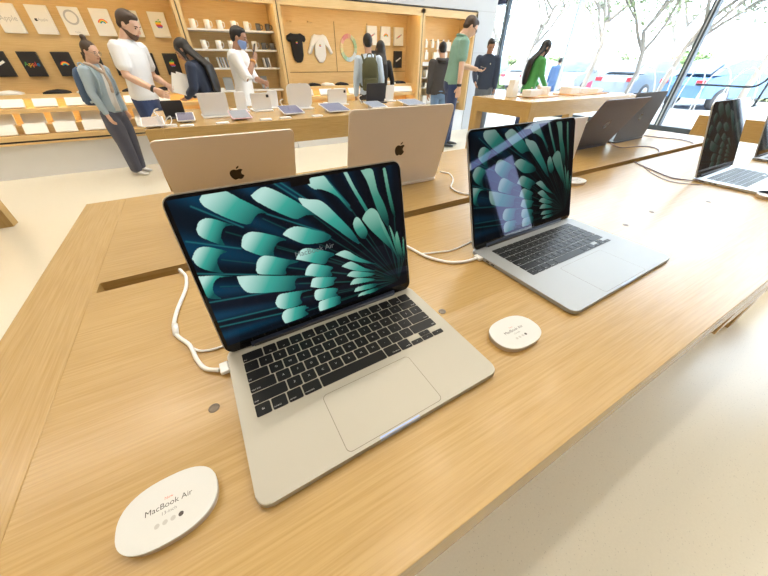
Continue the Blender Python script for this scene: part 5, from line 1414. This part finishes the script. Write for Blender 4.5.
def shrub(label, x, y, w, d, h, seed, lm, n=1500):
    rnd = random.Random(seed); f = MB()
    r = thing('shrub', label, 'shrub', (x, y, GZ), 0, 'shrubs behind the parked cars')
    for i in range(n):
        a, b = rnd.uniform(0, 2 * PI), math.acos(rnd.uniform(0, 1)); k = rnd.uniform(.75, 1.0)
        c = Vector((w * k * math.cos(a) * math.sin(b), d * k * math.sin(a) * math.sin(b), h * k * math.cos(b) + .05)); s = rnd.uniform(.07, .15)
        u = Vector((rnd.uniform(-1, 1), rnd.uniform(-1, 1), rnd.uniform(-1, 1))).normalized(); v = u.orthogonal().normalized()
        f.add([c - u * s * 1.4, c - v * s * .6, c + u * s * 1.4, c + v * s * .6], [(0, 1, 2, 3)])
    f.build('leaves', lm, r)
    m = MB(); m.ball((0, 0, h * .40), (w * .72, d * .72, h * .40), 0, None, 14)
    for i in range(5):
        a = i * 1.256; m.tube([(0, 0, 0), (w * .3 * math.cos(a), d * .3 * math.sin(a), h * .5), (w * .6 * math.cos(a), d * .6 * math.sin(a), h * .8)], [.05, .04, .02], 0, 6)
    m.build('twigs', mat('twig_green', (.10, .15, .05), .9), r)
for i, (x, y, w, d, h) in enumerate(((22.5, 5.0, 1.2, 1.7, 1.9), (22.5, 8.6, 1.2, 1.7, 1.8), (22.8, 12.4, 1.2, 1.7, 1.9), (22.8, 16.4, 1.2, 1.7, 1.8), (22.8, 20.4, 1.2, 1.8, 2.0), (18.6, 16.9 - .4, .6, .9, .95))):
    shrub(['green shrub behind the blue car', 'green shrub behind the slate car', 'green shrub behind the silver car', 'green shrub behind the white car', 'green shrub behind the teal car', 'bright green shrub beside the left window mullion'][i], x, y, w, d, h, 100 + i, leafs[i % 2], 1300)
flag = MB().prism([(0, 0), (.25, .05), (.22, .30), (.0, .38)], 0, .01, 0).build('cloth', mat('flag_pink', (.75, .10, .20), .7), None); flag.name = 'pink_bag'
flag.location = (13.2, 7.75, .38); flag.rotation_euler = (PI / 2, 0, 1.2); tag(flag, 'small bright pink bag seen outside the glass', 'bag')

# ---------------------------------------------------------------- light
lamp_m = mat('lamp_strip', (1, 1, 1), .5, emit=(1.0, .93, .82), estr=LAMP)
lamp_w = mat('lamp_strip_bright', (1, 1, 1), .5, emit=(1.0, .94, .84), estr=LAMP * 2.6)
lamp_b = mat('lamp_body', (.75, .72, .66), .5)
for i, (y, x0, x1) in enumerate(((-5.4, -6, 6.5), (-2.6, -6, 7.5), (.55, -6, 7.5), (2.5, -6, 7.5), (4.75, -6, 6.2))):
    r = thing('ceiling_lamp', 'long luminous ceiling strip, ' + ['rearmost behind the camera', 'second behind the camera', 'above the front table', 'above the rear table', 'in front of the display bays'][i], 'ceiling lamp', ((x0 + x1) / 2, y, ZC), 0, 'ceiling strips')
    h = (x1 - x0) / 2
    MB().box(-h, h, -.10, .10, -.06, 0, 0, .004).build('housing', lamp_b, r)
    MB().box(-h + .02, h - .02, -.08, .08, -.066, -.060).build('diffuser', lamp_w if y > 4 else lamp_m, r)
spot_m = mat('lamp_spot', (1, 1, 1), .5, emit=(1.0, .88, .68), estr=SPOT)
for i, (x, y) in enumerate(((1.9, 1.5), (3.4, 1.5), (.85, .68), (4.9, 1.5), (-2.2, 5.05), (-.6, 5.05), (1.0, 5.05), (2.6, 5.05), (4.2, 5.05))):
    r = thing('downlight', 'round ceiling downlight, ' + ['above the far edge of the front table', 'above the table beyond the front one', 'above the nearest laptop', 'towards the glass wall', 'at left end of bay row', 'before the left bay', 'before the mug bay', 'before the baby clothes bay', 'before the right bay'][i], 'downlight', (x, y, ZC), 0, 'ceiling downlights')
    MB().lathe([(.11, -.03), (.11, 0), (.02, 0)], 24).build('trim_ring', lamp_b, r)
    MB().lathe([(.085, -.032), (.085, -.030), (.01, -.030)], 24).build('diffuser', spot_m, r)
w = bpy.data.worlds.new('World'); S.world = w; w.use_nodes = True
bg = w.node_tree.nodes['Background']; bg.inputs[0].default_value = (.76, .88, 1.0, 1); bg.inputs[1].default_value = SKY
su = bpy.data.lights.new('sun', 'SUN'); su.energy = SUN; su.angle = rad(1.0); su.color = (1, .96, .88)
so = bpy.data.objects.new('sun', su); COL.objects.link(so); so.rotation_euler = (Vector((.55, .30, -.85))).to_track_quat('-Z', 'Y').to_euler()

# ---------------------------------------------------------------- camera
cam = bpy.data.cameras.new('camera'); co = bpy.data.objects.new('camera', cam); COL.objects.link(co)
cam.sensor_fit = 'HORIZONTAL'; cam.sensor_width = 36; cam.lens = 294.7 / 768 * 36; cam.clip_start = .01; cam.clip_end = 300
co.location = (0, 0, 1.23)
co.rotation_euler = (rad(90 - 37.18), 0, rad(-29.495))
S.camera = co
S.view_settings.view_transform = 'Standard'; S.view_settings.look = 'None'; S.view_settings.gamma = 1; S.view_settings.exposure = EXPO
S.view_settings.use_curve_mapping = False
S.cycles.use_denoising = True
S.cycles.max_bounces = 8; S.cycles.diffuse_bounces = 4; S.cycles.glossy_bounces = 4; S.cycles.transparent_max_bounces = 12
S.cycles.caustics_reflective = False; S.cycles.caustics_refractive = False
S.cycles.sample_clamp_indirect = 6
